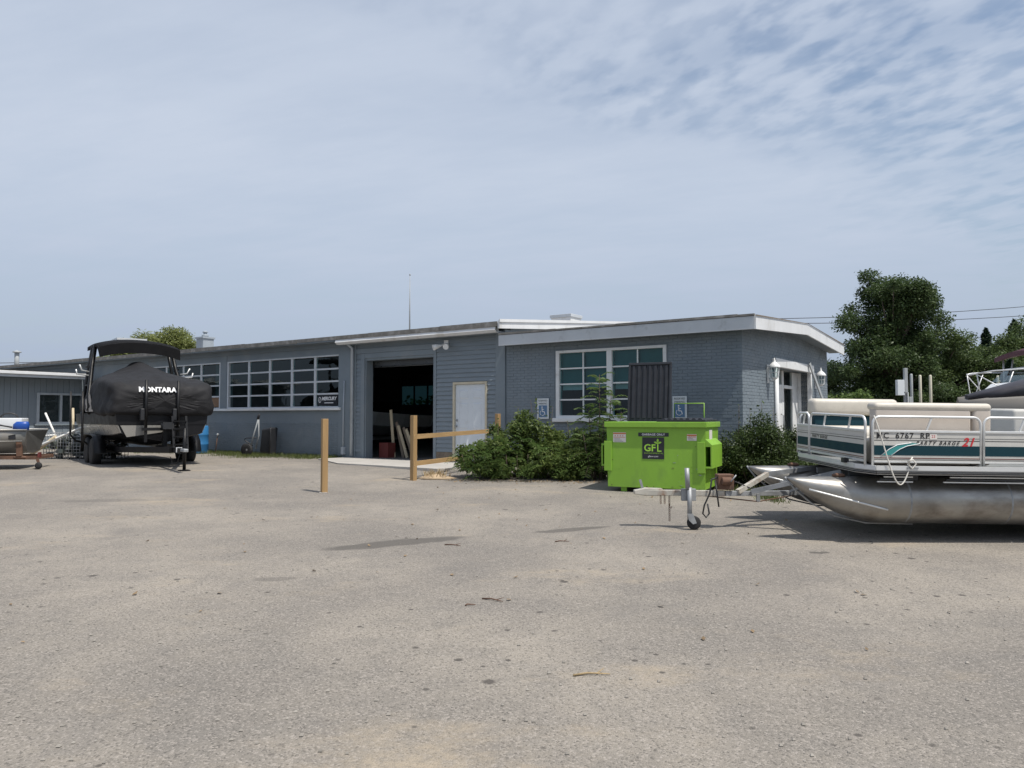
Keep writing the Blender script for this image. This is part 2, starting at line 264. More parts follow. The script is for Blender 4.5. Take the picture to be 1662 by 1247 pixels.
# ------------------------------------------------------------------ ground
def gz(y): return min(0.0, -.5 + .027 * y) if y > -4 else -.608
def asphalt():
    m = bpy.data.materials.new('bleached_asphalt'); m.use_nodes = True; t = m.node_tree; p = t.nodes['Principled BSDF']; p.inputs['Roughness'].default_value = .9; p.inputs['Specular IOR Level'].default_value = .25
    c = t.nodes.new('ShaderNodeTexCoord')
    def nz(s, d=4, r=.6, typ='ShaderNodeTexNoise', vec=None):
        n = t.nodes.new(typ); n.inputs['Scale'].default_value = s
        if typ == 'ShaderNodeTexNoise': n.inputs['Detail'].default_value = d; n.inputs['Roughness'].default_value = r
        t.links.new(vec or c.outputs['Object'], n.inputs['Vector']); return n
    def rg(v, a, b, lo=0, hi=1, sm=True):
        n = t.nodes.new('ShaderNodeMapRange'); n.interpolation_type = 'SMOOTHSTEP' if sm else 'LINEAR'; t.links.new(v, n.inputs[0])
        for i, q in zip((1, 2, 3, 4), (a, b, lo, hi)): n.inputs[i].default_value = q
        return n.outputs[0]
    def mix(f, a, b):
        n = t.nodes.new('ShaderNodeMix'); n.data_type = 'RGBA'
        if isinstance(f, float): n.inputs['Factor'].default_value = f
        else: t.links.new(f, n.inputs['Factor'])
        for k, q in (('A', a), ('B', b)):
            if isinstance(q, tuple): n.inputs[k].default_value = (*q, 1)
            else: t.links.new(q, n.inputs[k])
        return n.outputs['Result']
    def mth(op, a, b):
        n = t.nodes.new('ShaderNodeMath'); n.operation = op
        for i, q in enumerate((a, b)):
            if isinstance(q, (int, float)): n.inputs[i].default_value = q
            else: t.links.new(q, n.inputs[i])
        return n.outputs[0]
    vor = nz(95, typ='ShaderNodeTexVoronoi'); stone = vor.outputs['Color']; sepc = t.nodes.new('ShaderNodeSeparateColor'); t.links.new(stone, sepc.inputs[0])
    base = mix(rg(nz(.35, 5).outputs['Fac'], .35, .65), (.195, .178, .157), (.285, .256, .217))
    base = mix(rg(nz(2.2, 6, .7).outputs['Fac'], .4, .7, 0, .5), base, (.168, .157, .143))
    base = mix(rg(sepc.outputs[0], .62, 1.0, 0, .55), base, (.40, .36, .32))
    base = mix(rg(sepc.outputs[1], .70, 1.0, 0, .65), base, (.09, .083, .075))
    # drifts of blown sand
    mp = t.nodes.new('ShaderNodeMapping'); mp.inputs['Scale'].default_value = (.55, 1.0, 1); mp.inputs['Location'].default_value = (4.3, 2.2, 0); t.links.new(c.outputs['Object'], mp.inputs[0])
    s1 = rg(nz(.8, 7, .65, vec=mp.outputs[0]).outputs['Fac'], .54, .72, 0, .75)
    s1 = mth('MULTIPLY', s1, rg(nz(14, 4, .7).outputs['Fac'], .3, .62, .35, 1))
    base = mix(s1, base, (.36, .30, .222))
    # oil drips and small dark spots
    big_ = rg(nz(.9, 6, .7).outputs['Fac'], .56, .7, 0, .35); base = mix(big_, base, (.17, .158, .145))
    for sc_, lo, hi, gate in ((1.9, .05, .10, .62), (3.4, .06, .13, .66), (6.5, .08, .17, .72)):
        sp = nz(sc_, typ='ShaderNodeTexVoronoi'); sc2 = t.nodes.new('ShaderNodeSeparateColor'); t.links.new(sp.outputs['Color'], sc2.inputs[0])
        wob_ = mth('ADD', sp.outputs['Distance'], mth('MULTIPLY', mth('SUBTRACT', nz(22, 3).outputs['Fac'], .5), .07))
        base = mix(mth('MULTIPLY', mth('MULTIPLY', rg(wob_, lo, hi, .85, 0), rg(sc2.outputs[0], gate, gate + .03)), rg(nz(.35, 2).outputs['Fac'], .38, .5)), base, (.07, .063, .057))
    # damp streaks and stains, each with its own place on the lot
    sx = t.nodes.new('ShaderNodeSeparateXYZ'); wob = nz(3.5, 4); 
    vm = t.nodes.new('ShaderNodeVectorMath'); vm.operation = 'MULTIPLY_ADD'; t.links.new(wob.outputs['Color'], vm.inputs[0]); vm.inputs[1].default_value = (.25, .25, 0); t.links.new(c.outputs['Object'], vm.inputs[2]); t.links.new(vm.outputs[0], sx.inputs[0])
    for cx, cy, ang, lx, ly, k in ((-1.3, 8.75, 27, .9, .2, .8), (.75, 9.65, 25, .6, .13, .75), (-2.15, 7.05, 10, .2, .09, .4), (3.25, 8.2, 0, .11, .06, .9), (3.6, 10.6, 20, .7, .3, .3), (-6.5, 12.3, 5, .8, .2, .35)):
        ca, sa = math.cos(R(ang)), math.sin(R(ang))
        dx = mth('SUBTRACT', sx.outputs[0], cx + .12); dy = mth('SUBTRACT', sx.outputs[1], cy + .12)
        a = mth('ADD', mth('MULTIPLY', dx, ca / lx), mth('MULTIPLY', dy, sa / lx)); b = mth('ADD', mth('MULTIPLY', dx, -sa / ly), mth('MULTIPLY', dy, ca / ly))
        q = mth('ADD', mth('MULTIPLY', a, a), mth('MULTIPLY', b, b)); base = mix(rg(q, .55, 1.1, k, 0), base, (.10, .092, .083))
    t.links.new(base, p.inputs['Base Color'])
    h = mth('ADD', rg(vor.outputs['Distance'], 0, .7, 1, 0), mth('MULTIPLY', nz(9, 5).outputs['Fac'], .8))
    b = t.nodes.new('ShaderNodeBump'); b.inputs['Strength'].default_value = .55; b.inputs['Distance'].default_value = .006; t.links.new(h, b.inputs['Height']); t.links.new(b.outputs[0], p.inputs['Normal'])
    return m
MT['asphalt'] = asphalt()
g = B(); ys = [-60, -4, 0, 4, 8, 12, 16, 18.5, 25, 40, 80, 200, 900]; xs = [-700, -60, -20, 0, 20, 60, 700]
gv = [(x, y, gz(y)) for y in ys for x in xs]; n = len(xs)
g.add(gv, [(j * n + i, j * n + i + 1, (j + 1) * n + i + 1, (j + 1) * n + i) for j in range(len(ys) - 1) for i in range(n - 1)])
tag(g.build('parking_lot', MT['asphalt']), kind='structure', label='bleached grey asphalt lot with sandy patches')

# ------------------------------------------------------------------ buildings (local x along the front wall, y into the building)
OX, OY, RZ = -.15, 18.73, R(-35.2)
U = Vector((math.cos(RZ), math.sin(RZ), 0)); V = Vector((-math.sin(RZ), math.cos(RZ), 0))
def L2W(t, y, z=0): return Vector((OX, OY, 0)) + U * t + V * y + Vector((0, 0, z))
def bricks(x0, x1, z0, z1, holes=(), plane='y', off=0., seed=1, top=None, zf=None):
    r = random.Random(seed); b = B(); h = .058; cz = .067; L = .2; cl = .211; k = 0; z = z0
    while z + h <= z1 + .001:
        x = x0 - (cl / 2 if k % 2 else 0)
        while x < x1:
            a = max(x, x0); e = min(x + L, x1); x += cl
            if e - a < .03: continue
            segs = [(a, e)]
            for hx0, hx1, hz0, hz1 in holes:
                if z + h > hz0 and z < hz1:
                    ns = []
                    for p, q in segs:
                        if q <= hx0 or p >= hx1: ns.append((p, q)); continue
                        if p < hx0 - .02: ns.append((p, hx0))
                        if q > hx1 + .02: ns.append((hx1, q))
                    segs = ns
            for p, q in segs:
                if top and z + h > top((p + q) / 2): continue
                d = .005 + r.uniform(-.002, .003); e1 = .003
                if plane == 'y':
                    vs = [(p, off, z), (q, off, z), (q, off, z + h), (p, off, z + h), (p + e1, off - d, z + e1), (q - e1, off - d, z + e1), (q - e1, off - d, z + h - e1), (p + e1, off - d, z + h - e1)]
                else:
                    vs = [(off, p, z), (off, q, z), (off, q, z + h), (off, p, z + h), (off + d, p + e1, z + e1), (off + d, q - e1, z + e1), (off + d, q - e1, z + h - e1), (off + d, p + e1, z + h - e1)]
                b.add(vs, [(4, 5, 6, 7), (0, 1, 5, 4), (1, 2, 6, 5), (2, 3, 7, 6), (3, 0, 4, 7)])
        z += cz; k += 1
    return b
main = empty('workshop_building', (OX, OY, 0), RZ, 'long low blue-grey workshop with garage opening and banks of gridded windows', 'building')
XL = -34.0; D = 14.0
# -- walls of the window section
w = B()
w.box(XL, -5.35, 0, .22, 0, 1.36)
w.box(XL, -17.02, 0, .22, 1.36, 3.36); w.box(-11.62, -11.24, 0, .22, 1.36, 2.97); w.box(-17.02, -5.35, 0, .22, 2.97, 3.36); w.box(-5.86, -5.35, 0, .22, 1.36, 2.97)
w.build('wall', MT['flat'], main)
bricks(-16.9, -5.92, .0, 1.06, seed=3).build('bricks', MT['brick'], main)['kind'] = 'stuff'
B().box(-5.90, -5.36, -.03, .0, 0, 3.2).build('pilaster', MT['flat'], main, .006)
B().box(-11.60, -11.26, -.012, .0, 1.42, 3.2).build('pilaster', MT['flat'], main, .004)
B().box(-17.1, -5.78, -.09, .0, 1.365, 1.44).build('window_sill', MT['white'], main, .008)
def grid_window(x0, x1, z0, z1, cols, rows, yoff, extra):
    f = B(); f.box(x0, x0 + .07, .0, .1, z0, z1); f.box(x1 - .05, x1, .0, .1, z0, z1); f.box(x0 + .07, x1 - .05, .0, .1, z1 - .04, z1); f.box(x0 + .07, x1 - .05, .0, .1, z0, z0 + .04)
    win = f.build('window', MT['wframe'], main)
    cw = (x1 - x0 - .12) / cols; ch = (z1 - z0 - .08) / rows
    for i in range(1, cols):
        xx = x0 + .07 + i * cw; B().box(xx - .045, xx + .045, .012, .09, z0 + .04, z1 - .04).build('mullion', MT['wframe'], win, .006)
    for j in range(1, rows):
        for i in range(cols):
            zz_ = z0 + .04 + j * ch; xa = x0 + .07 + i * cw + .046; B().box(xa, xa + cw - .092, .02, .08, zz_ - .024, zz_ + .024).build('glazing_bar', MT['wframe'], win)
    for i in range(cols):
        for j in range(rows):
            xa = x0 + .07 + i * cw + .046; za = z0 + .04 + j * ch + .024; tl = rnd.uniform(-.004, .004)
            p = B(); p.add([(xa, .05 + tl, za), (xa + cw - .092, .05 - tl, za), (xa + cw - .092, .05 - tl * .5, za + ch - .048), (xa, .05 + tl * .5, za + ch - .048)], [(0, 1, 2, 3)])
            p.build('pane', extra.get((i, j), MT['glass']), win)
    return win
grid_window(-11.24, -5.86, 1.44, 2.97, 5, 4, 0, {(0, 0): MT['clear']})
grid_window(-17.02, -11.62, 1.44, 2.97, 5, 4, 0, {(4, 0): MT['board']})
B().box(-6.84, -5.99, .03, .042, 1.5, 1.83).build('sign_board', MT['decal'], main)['label'] = 'black sign with white lettering in the lower right window pane'
place_text('mercury', 'sign_lettering', MT['wprint'], main, (-6.36, .026, 1.7), (1, 0, 0), (0, 0, 1))
B().box(-6.55, -6.17, .024, .028, 1.568, 1.592).build('sign_line', MT['wprint'], main)
sg = B(); sg.loft([[(-6.75 + r_ * .8 * math.cos(a) , .026, 1.67 + r_ * 1.15 * math.sin(a)) for a in [i * math.pi / 8 for i in range(16)]] for r_ in (.075, .055)], cap=False, smooth=False); sg.bar((-6.78, .026, 1.63), (-6.72, .026, 1.71), .02, .004); sg.build('sign_emblem', MT['wprint'], main)
# -- garage front
w = B()
w.box(-5.35, -4.86, 0, .2, 0, 3.3); w.box(-4.86, -2.27, 0, .2, 2.82, 3.3); w.box(-2.27, -1.60, 0, .2, 0, 3.3); w.box(-1.60, -.59, 0, .2, 2.02, 3.3); w.box(-.59, 0, 0, .2, 0, 3.3)
w.build('garage_wall', MT['flat'], main)
def claps(x0, x1, z0, z1, skip=None):
    z = z0; s = .112
    while z < z1 - .02:
        zt = min(z + s + .012, z1); segs = [(x0, x1)]
        if skip and z < skip[2] and zt > 0: segs = [(x0, skip[0]), (skip[1], x1)]
        for a, e in segs:
            j = rnd.uniform(-.002, .002)
            B().add([(a, 0, z), (e, 0, z), (e, 0, zt), (a, 0, zt), (a, -.032 + j, z), (e, -.032 + j, z), (e, -.007, zt), (a, -.007, zt)], [(4, 5, 6, 7), (0, 4, 7, 3), (1, 2, 6, 5), (0, 1, 5, 4), (3, 7, 6, 2)]).build('clapboard', MT['clap'], main)
        z += s
claps(-5.17, -4.98, .2, 2.80)
claps(-2.2, -.29, .27, 3.24, (-1.64, -.55, 2.06))
B().box(-2.2, -1.64, -.02, 0, .03, .265).build('rotten_board', MT['oldwood'], main); B().box(-.55, -.29, -.02, 0, .03, .265).build('rotten_board', MT['oldwood'], main)
for a, e, z0, z1 in ((-5.36, -5.18, .02, 3.2), (-4.975, -4.84, .02, 2.94), (-2.29, -2.205, .02, 2.94), (-.285, 0.0, .02, 3.3)):
    B().box(a, e, -.038, 0, z0, z1).build('corner_board', MT['flat'], main, .005)
B().box(-5.17, -2.205, -.034, 0, 2.945, 3.08).build('door_header', MT['flat'], main, .005); B().box(-4.84, -2.29, -.03, .0, 2.80, 2.94).build('door_header', MT['flat'], main, .005)
jb = B().box(-4.86, -4.80, .0, .26, 0, 2.8); jb.box(-2.33, -2.27, .0, .26, 0, 2.8); jb.box(-4.8, -2.33, .0, .26, 2.74, 2.8); jb.build('door_jamb', MT['flat'], main)
rd = B(); rd.box(-4.8, -2.33, .30, .36, 2.56, 2.735); rd.tube([(-4.78, .28, 2.57), (-2.35, .28, 2.57)], .02); rd.build('overhead_door', MT['windark'], main)
ds = B().tube([(-5.27, -.1, .08), (-5.27, -.1, 3.1), (-5.30, -.28, 3.24)], .045, 8); ds.build('downspout', MT['gray_trim'], main)
ds = B().tube([(-5.62, -.09, .1), (-5.62, -.09, 1.3), (-5.62, -.06, 2.2)], .018, 6); ds.build('conduit', MT['gray_trim'], main); B().box(-5.67, -5.57, -.13, -.03, .1, .32).build('meter_box', MT['gray_trim'], main, .01)
gt = B(); gt.prism([(-.40, 3.34), (-.43, 3.26), (-.36, 3.20), (-.28, 3.20), (-.28, 3.34), (-.295, 3.34), (-.295, 3.215), (-.355, 3.215), (-.41, 3.265), (-.385, 3.34)], -5.62, -.02, 'x'); gt.build('gutter', MT['fascia'], main)
B().box(-5.62, -.02, -.27, .0, 3.20, 3.24).build('soffit', MT['flat'], main)
fl = B(); fl.tube([(-1.86, -.02, 3.12), (-1.86, -.1, 3.05)], .02); fl.lathe([(.02, .0), (.035, .05), (.065, .14), (.06, .15)], (-1.93, -.12, 3.0), 12); fl.lathe([(.02, 0), (.035, .05), (.065, .14), (.06, .15)], (-1.78, -.12, 2.98), 12)
fl = B(); fl.box(-1.93, -1.79, -.05, -.026, 3.02, 3.14)
for xx, dx in ((-1.98, -.1), (-1.74, .08)):
    fl.tube([(-1.86, -.05, 3.06), (xx, -.12, 3.0), (xx + dx * .3, -.2, 2.98), (xx + dx, -.3, 2.94)], [.015, .03, .055, .075], 12)
fl.build('floodlight', MT['white'], main)
# side door
fr = B(); fr.box(-1.64, -1.58, -.045, .1, .03, 2.05); fr.box(-.61, -.55, -.045, .1, .03, 2.05); fr.box(-1.58, -.61, -.045, .1, 1.99, 2.05); fr.build('door_frame', MT['cream'], main, .004)
dr = B().box(-1.575, -.615, .0, .05, .05, 1.985).build('door', MT['doorw'], main)
for a, e, z0, z1 in ((-1.46, -1.17, 1.62, 1.86), (-1.02, -.73, 1.62, 1.86), (-1.46, -1.17, .86, 1.52), (-1.02, -.73, .86, 1.52), (-1.46, -1.17, .18, .74), (-1.02, -.73, .18, .74)):
    q = B(); q.add([(a, 0, z0), (e, 0, z0), (e, 0, z1), (a, 0, z1), (a + .03, -.012, z0 + .03), (e - .03, -.012, z0 + .03), (e - .03, -.012, z1 - .03), (a + .03, -.012, z1 - .03)], [(4, 5, 6, 7), (0, 1, 5, 4), (1, 2, 6, 5), (2, 3, 7, 6), (3, 0, 4, 7)]); q.build('door_panel', MT['doorw'], dr)
B().ell((-1.52, -.05, .93), (.03, .035, .03)).tube([(-1.52, 0, 1.08), (-1.52, -.03, 1.08)], .028, 10).build('door_handle', MT['steel'], dr)
# roof
zr = 4.10
def zroof(y): return 3.40 + (zr - 3.40) * (y + .4) / 7.4 if y < 7 else zr - (zr - 3.4) * (y - 7) / 7.4
rf = B()
prof = [(-.4, 3.36), (7, 4.03), (14.4, 3.36), (14.4, 3.43), (7, 4.11), (-.4, 3.43)]
rf.prism(prof, XL - .3, .06, 'x'); rf = rf.build('roof', MT['roof'], main)
x = XL
while x < -.1:
    l = rnd.uniform(1.6, 3.1); e = min(x + l, .05); B().box(x, e - .012, -.425 + rnd.uniform(-.006, .006), -.402, 3.335 + rnd.uniform(-.012, .008), 3.45 + rnd.uniform(-.008, .01)).build('roof_edging', MT['roofedge'], rf); x = e
B().box(XL, -5.5, -.4, 0, 3.30, 3.355).build('soffit', MT['flat'], main); B().box(XL, -5.4, -.05, -.0, 3.18, 3.30).build('frieze_board', MT['flat'], main)
gf = B(); gf.add([(.065, -.43, 3.28), (.065, 7, 3.9), (.065, 7, 4.16), (.065, -.43, 3.47), (.12, -.43, 3.28), (.12, 7, 3.9), (.12, 7, 4.16), (.12, -.43, 3.47)], [(0, 1, 2, 3), (4, 7, 6, 5), (0, 4, 5, 1), (3, 2, 6, 7), (0, 3, 7, 4), (1, 5, 6, 2)]); gf.build('fascia_board', MT['fascia'], main)
gf = B(); gf.add([(.12, -.45, 3.43), (.12, 7, 4.12), (.12, 7, 4.19), (.12, -.45, 3.5), (.15, -.45, 3.43), (.15, 7, 4.12), (.15, 7, 4.19), (.15, -.45, 3.5)], [(0, 1, 2, 3), (4, 7, 6, 5), (0, 4, 5, 1), (3, 2, 6, 7), (0, 3, 7, 4), (1, 5, 6, 2)]); gf.build('fascia_cap', MT['fascia'], main)
w = B(); w.prism([(.2, 0), (D, 0), (D, 3.35), (7, 4.02), (.2, 3.40)], -.2, 0.0, 'x'); w.build('end_wall', MT['flat'], main)
w = B(); w.prism([(.22, 0), (D, 0), (D, 3.35), (7, 4.02), (.22, 3.40)], XL, XL + .2, 'x'); w.build('end_wall', MT['flat'], main)
# back wall with a window band, floor, ceiling
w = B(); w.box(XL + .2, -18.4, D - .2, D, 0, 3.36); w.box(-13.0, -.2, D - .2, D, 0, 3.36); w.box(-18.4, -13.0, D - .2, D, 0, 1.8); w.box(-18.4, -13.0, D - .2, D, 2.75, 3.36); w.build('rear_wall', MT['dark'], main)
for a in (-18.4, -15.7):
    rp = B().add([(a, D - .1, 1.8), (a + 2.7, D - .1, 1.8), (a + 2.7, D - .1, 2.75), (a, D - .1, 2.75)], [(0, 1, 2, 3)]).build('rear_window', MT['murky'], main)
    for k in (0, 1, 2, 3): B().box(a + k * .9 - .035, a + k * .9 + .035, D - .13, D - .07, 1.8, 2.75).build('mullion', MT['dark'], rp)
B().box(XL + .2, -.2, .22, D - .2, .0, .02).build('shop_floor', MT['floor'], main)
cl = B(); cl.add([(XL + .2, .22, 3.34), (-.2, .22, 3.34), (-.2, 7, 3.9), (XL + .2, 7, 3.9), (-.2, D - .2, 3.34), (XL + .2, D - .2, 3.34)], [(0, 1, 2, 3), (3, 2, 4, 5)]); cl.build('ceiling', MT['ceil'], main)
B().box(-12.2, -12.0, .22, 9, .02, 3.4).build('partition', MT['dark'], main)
for k, (yy, xa) in enumerate(((5.2, -6.4), (7.2, -6.2), (9.4, -6.0))): B().tube([(xa, yy, 2.72), (xa + 3.6, yy, 2.72)], .022, 6).build('light_tube', MT['tube'], main); 
# roof furniture
ch = empty('chimney', L2W(-17.13, 3.0, 3.7), RZ, 'grey block chimney with clay pot on the far roof', 'chimney')
B().box(-.24, .24, -.24, .24, 0, .62).build('stack', MT['chim'], ch, .01); B().box(-.28, .28, -.28, .28, .62, .70).build('cap', MT['chim'], ch, .01); B().lathe([(.13, .70), (.13, .80), (.07, .82), (.07, .88), (.12, .9), (.03, .96)], n=12).build('pot', MT['chim'], ch)
bx = empty('roof_vent_box', L2W(-.7, 4.0, 3.8), RZ, 'white boxed roof vent with grey cap above the white fascia', 'roof vent')
B().box(-.33, .33, -.3, .3, 0, .24).build('housing', MT['white'], bx); B().box(-.36, .36, -.33, .33, .24, .33).build('cap', MT['greyfascia'], bx, .006)
ms = empty('antenna_mast', L2W(-4.1, 1.0, 3.5), RZ, 'thin antenna mast on the roof above the garage', 'antenna'); B().tube([(0, 0, 0), (0, 0, .8), (0, 0, 1.74)], [.022, .018, .008], 6).build('pole', MT['galvpost'], ms); B().ell((0, 0, 1.74), (.025, .025, .03), 6, 4).build('tip', MT['galvpost'], ms)
vp = empty('vent_pipe', L2W(-31.7, 2.0, 3.55), RZ, 'short metal flue pipe at the far left roof end', 'vent pipe'); B().tube([(0, 0, 0), (0, 0, .85)], .11, 10).build('pipe', MT['galvpost'], vp); B().lathe([(.11, .85), (.2, .87), (.2, .91), (.04, .98)], n=12).build('cap', MT['galvpost'], vp)

# -- brick wing
WL = 5.82; WW = 7.0
wing = empty('brick_wing', (OX, OY, 0), RZ, 'blue painted brick front wing with white eaves and white entrance', 'building')
def zg(y): return 3.08 + .2 * (1 - abs(y - 3.5) / 3.5)
w = B(); w.box(0.002, 1.44, 0, .2, -.15, 2.98); w.box(4.2, WL - .2, 0, .2, -.15, 2.98); w.box(1.44, 4.2, 0, .2, -.15, 1.12); w.box(1.44, 4.2, 0, .2, 2.70, 2.98)
w.build('front_wall', MT['mortar'], wing)
w = B(); w.prism([(0, -.15), (2.15, -.15), (2.15, 3.1), (0, 2.98)], WL - .2, WL, 'x'); w.prism([(5.1, -.15), (WW, -.15), (WW, 2.98), (5.1, 3.1)], WL - .2, WL, 'x'); w.prism([(2.15, 2.28), (5.1, 2.28), (5.1, 3.1), (3.5, 3.2), (2.15, 3.1)], WL - .2, WL, 'x'); w.build('gable_wall', MT['mortar'], wing)
B().box(0.002, WL - .2, WW - .2, WW, -.15, 3.0).build('rear_wall', MT['mortar'], wing)
bricks(.03, WL + .006, -.13, 2.95, ((1.40, 4.24, 1.05, 2.74),), seed=5).build('bricks', MT['brick'], wing)['kind'] = 'stuff'
bricks(0, WW, -.13, 3.2, ((2.1, 5.15, -.2, 2.46),), 'x', WL, 7, top=lambda y: zg(y) - .05).build('bricks', MT['brick'], wing)['kind'] = 'stuff'
f = B(); f.box(1.44, 1.53, -.02, .12, 1.14, 2.70); f.box(4.12, 4.2, -.02, .12, 1.14, 2.70); f.box(1.53, 4.12, -.02, .12, 2.64, 2.70); f.box(1.53, 4.12, -.02, .12, 1.14, 1.2); f.box(2.77, 2.90, -.02, .12, 1.2, 2.64)
win = f.build('window', MT['white'], wing, .004)
B().box(1.38, 4.26, -.09, .1, 1.05, 1.14).build('sill', MT['white'], win, .012)
for x0, x1 in ((1.53, 2.77), (2.90, 4.12)):
    cw = (x1 - x0) / 2; ch = 1.44 / 4
    B().box(x0 + cw - .014, x0 + cw + .014, .02, .07, 1.2, 2.64).build('glazing_bar', MT['white'], win)
    for j in range(1, 4):
        for i in range(2): B().box(x0 + i * cw + (.015 if i else 0), x0 + (i + 1) * cw - (0 if i else .015), .02, .07, 1.2 + j * ch - .016, 1.2 + j * ch + .016).build('glazing_bar', MT['white'], win)
    for i in range(2):
        for j in range(4):
            q = B(); xa = x0 + i * cw; za = 1.2 + j * ch; q.add([(xa, .045, za), (xa + cw, .045, za), (xa + cw, .045, za + ch), (xa, .045, za + ch)], [(0, 1, 2, 3)]); q.build('pane', MT['glass'], win)
            if j >= 2: B().box(xa + .02, xa + cw - .02, .1, .11, za, za + ch).build('blind', MT['shade'], win)
            elif j == 1 : B().box(xa + .03, xa + cw - .03, .1, .115, za + ch * (.62 if i == 0 else .75), za + ch).build('blind', MT['blind'], win)
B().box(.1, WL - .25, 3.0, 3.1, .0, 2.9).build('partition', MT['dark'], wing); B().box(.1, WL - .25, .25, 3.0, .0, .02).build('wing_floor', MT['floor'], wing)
# eaves: long fascia, gable fascia, roof
ov = .3; og = .35
rf = B(); pr = [(-ov, 3.10), (3.5, 3.30), (WW + ov, 3.10), (WW + ov, 3.155), (3.5, 3.355), (-ov, 3.155)]; rf.prism(pr, 0.13, WL + og + .02, 'x'); rf = rf.build('roof', MT['roof'], wing)
x = .02
while x < WL + og:
    l = rnd.uniform(.9, 1.7); e = min(x + l, WL + og + .02); B().box(x, e - .008, -ov - .05, -ov + .02, 3.128 + rnd.uniform(-.004, .01), 3.175 + rnd.uniform(-.01, .012)).build('roof_edging', MT['roofedge'], rf); x = e
B().box(.02, WL + og, -ov - .035, -ov, 2.87, 3.125).build('fascia_board', MT['greyfascia'], wing, .004)
gfp = [(-ov - .035, 2.87), (3.5, 3.09), (WW + ov, 2.87), (WW + ov, 3.13), (3.5, 3.335), (-ov - .035, 3.13)]
B().prism(gfp, WL + og + .003, WL + og + .04, 'x').build('fascia_board', MT['fascia'], wing)
B().prism([(p[0], p[1] + (.262 if i < 3 else .02)) for i, p in enumerate(gfp)], WL + og + .041, WL + og + .06, 'x').build('drip_edge', MT['oldwood'], wing)
B().box(.02, WL + og, -ov, 0, 2.9, 2.93).build('soffit', MT['flat'], wing)
sf = B(); sf.prism([(0, 2.93), (3.5, 3.12), (WW + ov, 2.93), (WW + ov, 2.96), (3.5, 3.15), (0, 2.96)], WL, WL + og, 'x'); sf.build('soffit', MT['flat'], wing)
# entrance: recessed porch
en = B(); en.box(WL - .02, WL + .09, 2.0, 5.26, 2.28, 2.47); en.build('entrance_header', MT['white'], wing, .006)
EX = WL - .31
en = B(); en.box(EX, WL + .05, 5.1, 5.2, -.1, 2.28); en.box(WL - .02, WL + .07, 5.0, 5.1, -.1, 2.28); en.build('entrance_jamb', MT['white'], wing, .004)
B().box(EX, WL + .02, 2.1, 2.18, -.1, 2.28).build('entrance_jamb', MT['white'], wing, .004)
B().tube([(WL + .05, 2.12, -.1), (WL + .05, 2.12, 2.28)], .05, 12).build('entrance_post', MT['white'], wing)
B().box(EX - .6, WL - .01, 2.18, 5.1, 2.30, 2.34).build('entrance_ceiling', MT['white'], wing)
en = B(); en.box(EX - .04, EX + .03, 2.18, 2.3, 0, 2.28); en.box(EX - .04, EX + .03, 3.72, 3.86, 0, 2.28); en.box(EX - .04, EX + .03, 4.62, 5.1, 0, 2.28); en.box(EX - .05, EX + .04, 2.3, 3.72, 1.86, 1.94); en.box(EX - .05, EX + .04, 3.86, 4.62, 1.86, 1.94); ef = en.build('door_frame', MT['white'], wing, .004)
for a, e in ((2.3, 3.72), (3.86, 4.62)): B().add([(EX, a, 1.94), (EX, e, 1.94), (EX, e, 2.28), (EX, a, 2.28)], [(0, 1, 2, 3)]).build('transom_pane', MT['clear'], ef)
dl = B(); dl.box(EX - .02, EX + .02, 2.3, 2.42, .02, 1.86); dl.box(EX - .02, EX + .02, 3.48, 3.72, .02, 1.86); dl.box(EX - .02, EX + .02, 2.42, 3.48, 1.7, 1.86); dl.box(EX - .02, EX + .02, 2.42, 3.48, .02, .5); dl = dl.build('door', MT['white'], wing)
B().add([(EX, 2.42, .5), (EX, 3.48, .5), (EX, 3.48, 1.7), (EX, 2.42, 1.7)], [(0, 1, 2, 3)]).build('pane', MT['smoke'], dl); B().tube([(EX + .02, 3.62, .8), (EX + .08, 3.62, .84), (EX + .08, 3.62, 1.2), (EX + .02, 3.62, 1.24)], .016, 6).build('handle', MT['steel'], dl)
B().add([(EX, 3.86, .02), (EX, 4.62, .02), (EX, 4.62, 1.86), (EX, 3.86, 1.86)], [(0, 1, 2, 3)]).build('open_door_pane', MT['smoke'], ef)
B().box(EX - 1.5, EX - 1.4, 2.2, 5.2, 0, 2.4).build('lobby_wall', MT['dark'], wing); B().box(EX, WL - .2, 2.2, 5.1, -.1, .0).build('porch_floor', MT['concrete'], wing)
def lantern(y, label):
    e = empty('wall_lantern', L2W(WL + .16, y, 2.0), RZ, label, 'lantern', 'carriage lanterns beside the entrance')
    B().box(-.155, -.13, -.05, .05, -.1, .3).build('back_plate', MT['white'], e, .006); B().tube([(-.14, 0, .0), (-.07, 0, -.06), (0, 0, -.02)], .012, 6).build('arm', MT['white'], e)
    B().lathe([(.03, -.03), (.075, 0.0), (.08, .02)], n=8, smooth=False).build('base', MT['white'], e)
    for k in range(8):
        a = k * math.pi / 4 + .39; B().bar((.078 * math.cos(a), .078 * math.sin(a), .02), (.105 * math.cos(a), .105 * math.sin(a), .23), .012, .012).build('bar', MT['white'], e)
    r_ = B(); r_.lathe([(.094, .12), (.097, .12), (.098, .13), (.094, .13)], n=8, smooth=False); r_.build('ring', MT['white'], e)
    B().lathe([(.068, .02), (.094, .228)], n=8, smooth=False).build('glass', MT['clear'], e)
    B().lathe([(.125, .225), (.128, .24), (.10, .29), (.05, .34), (.025, .355), (.03, .38), (.012, .4), (.008, .44)], n=16).build('roof_cap', MT['white'], e)
lantern(1.62, 'white carriage lantern on the brick left of the entrance'); lantern(5.66, 'white carriage lantern on the brick right of the entrance')
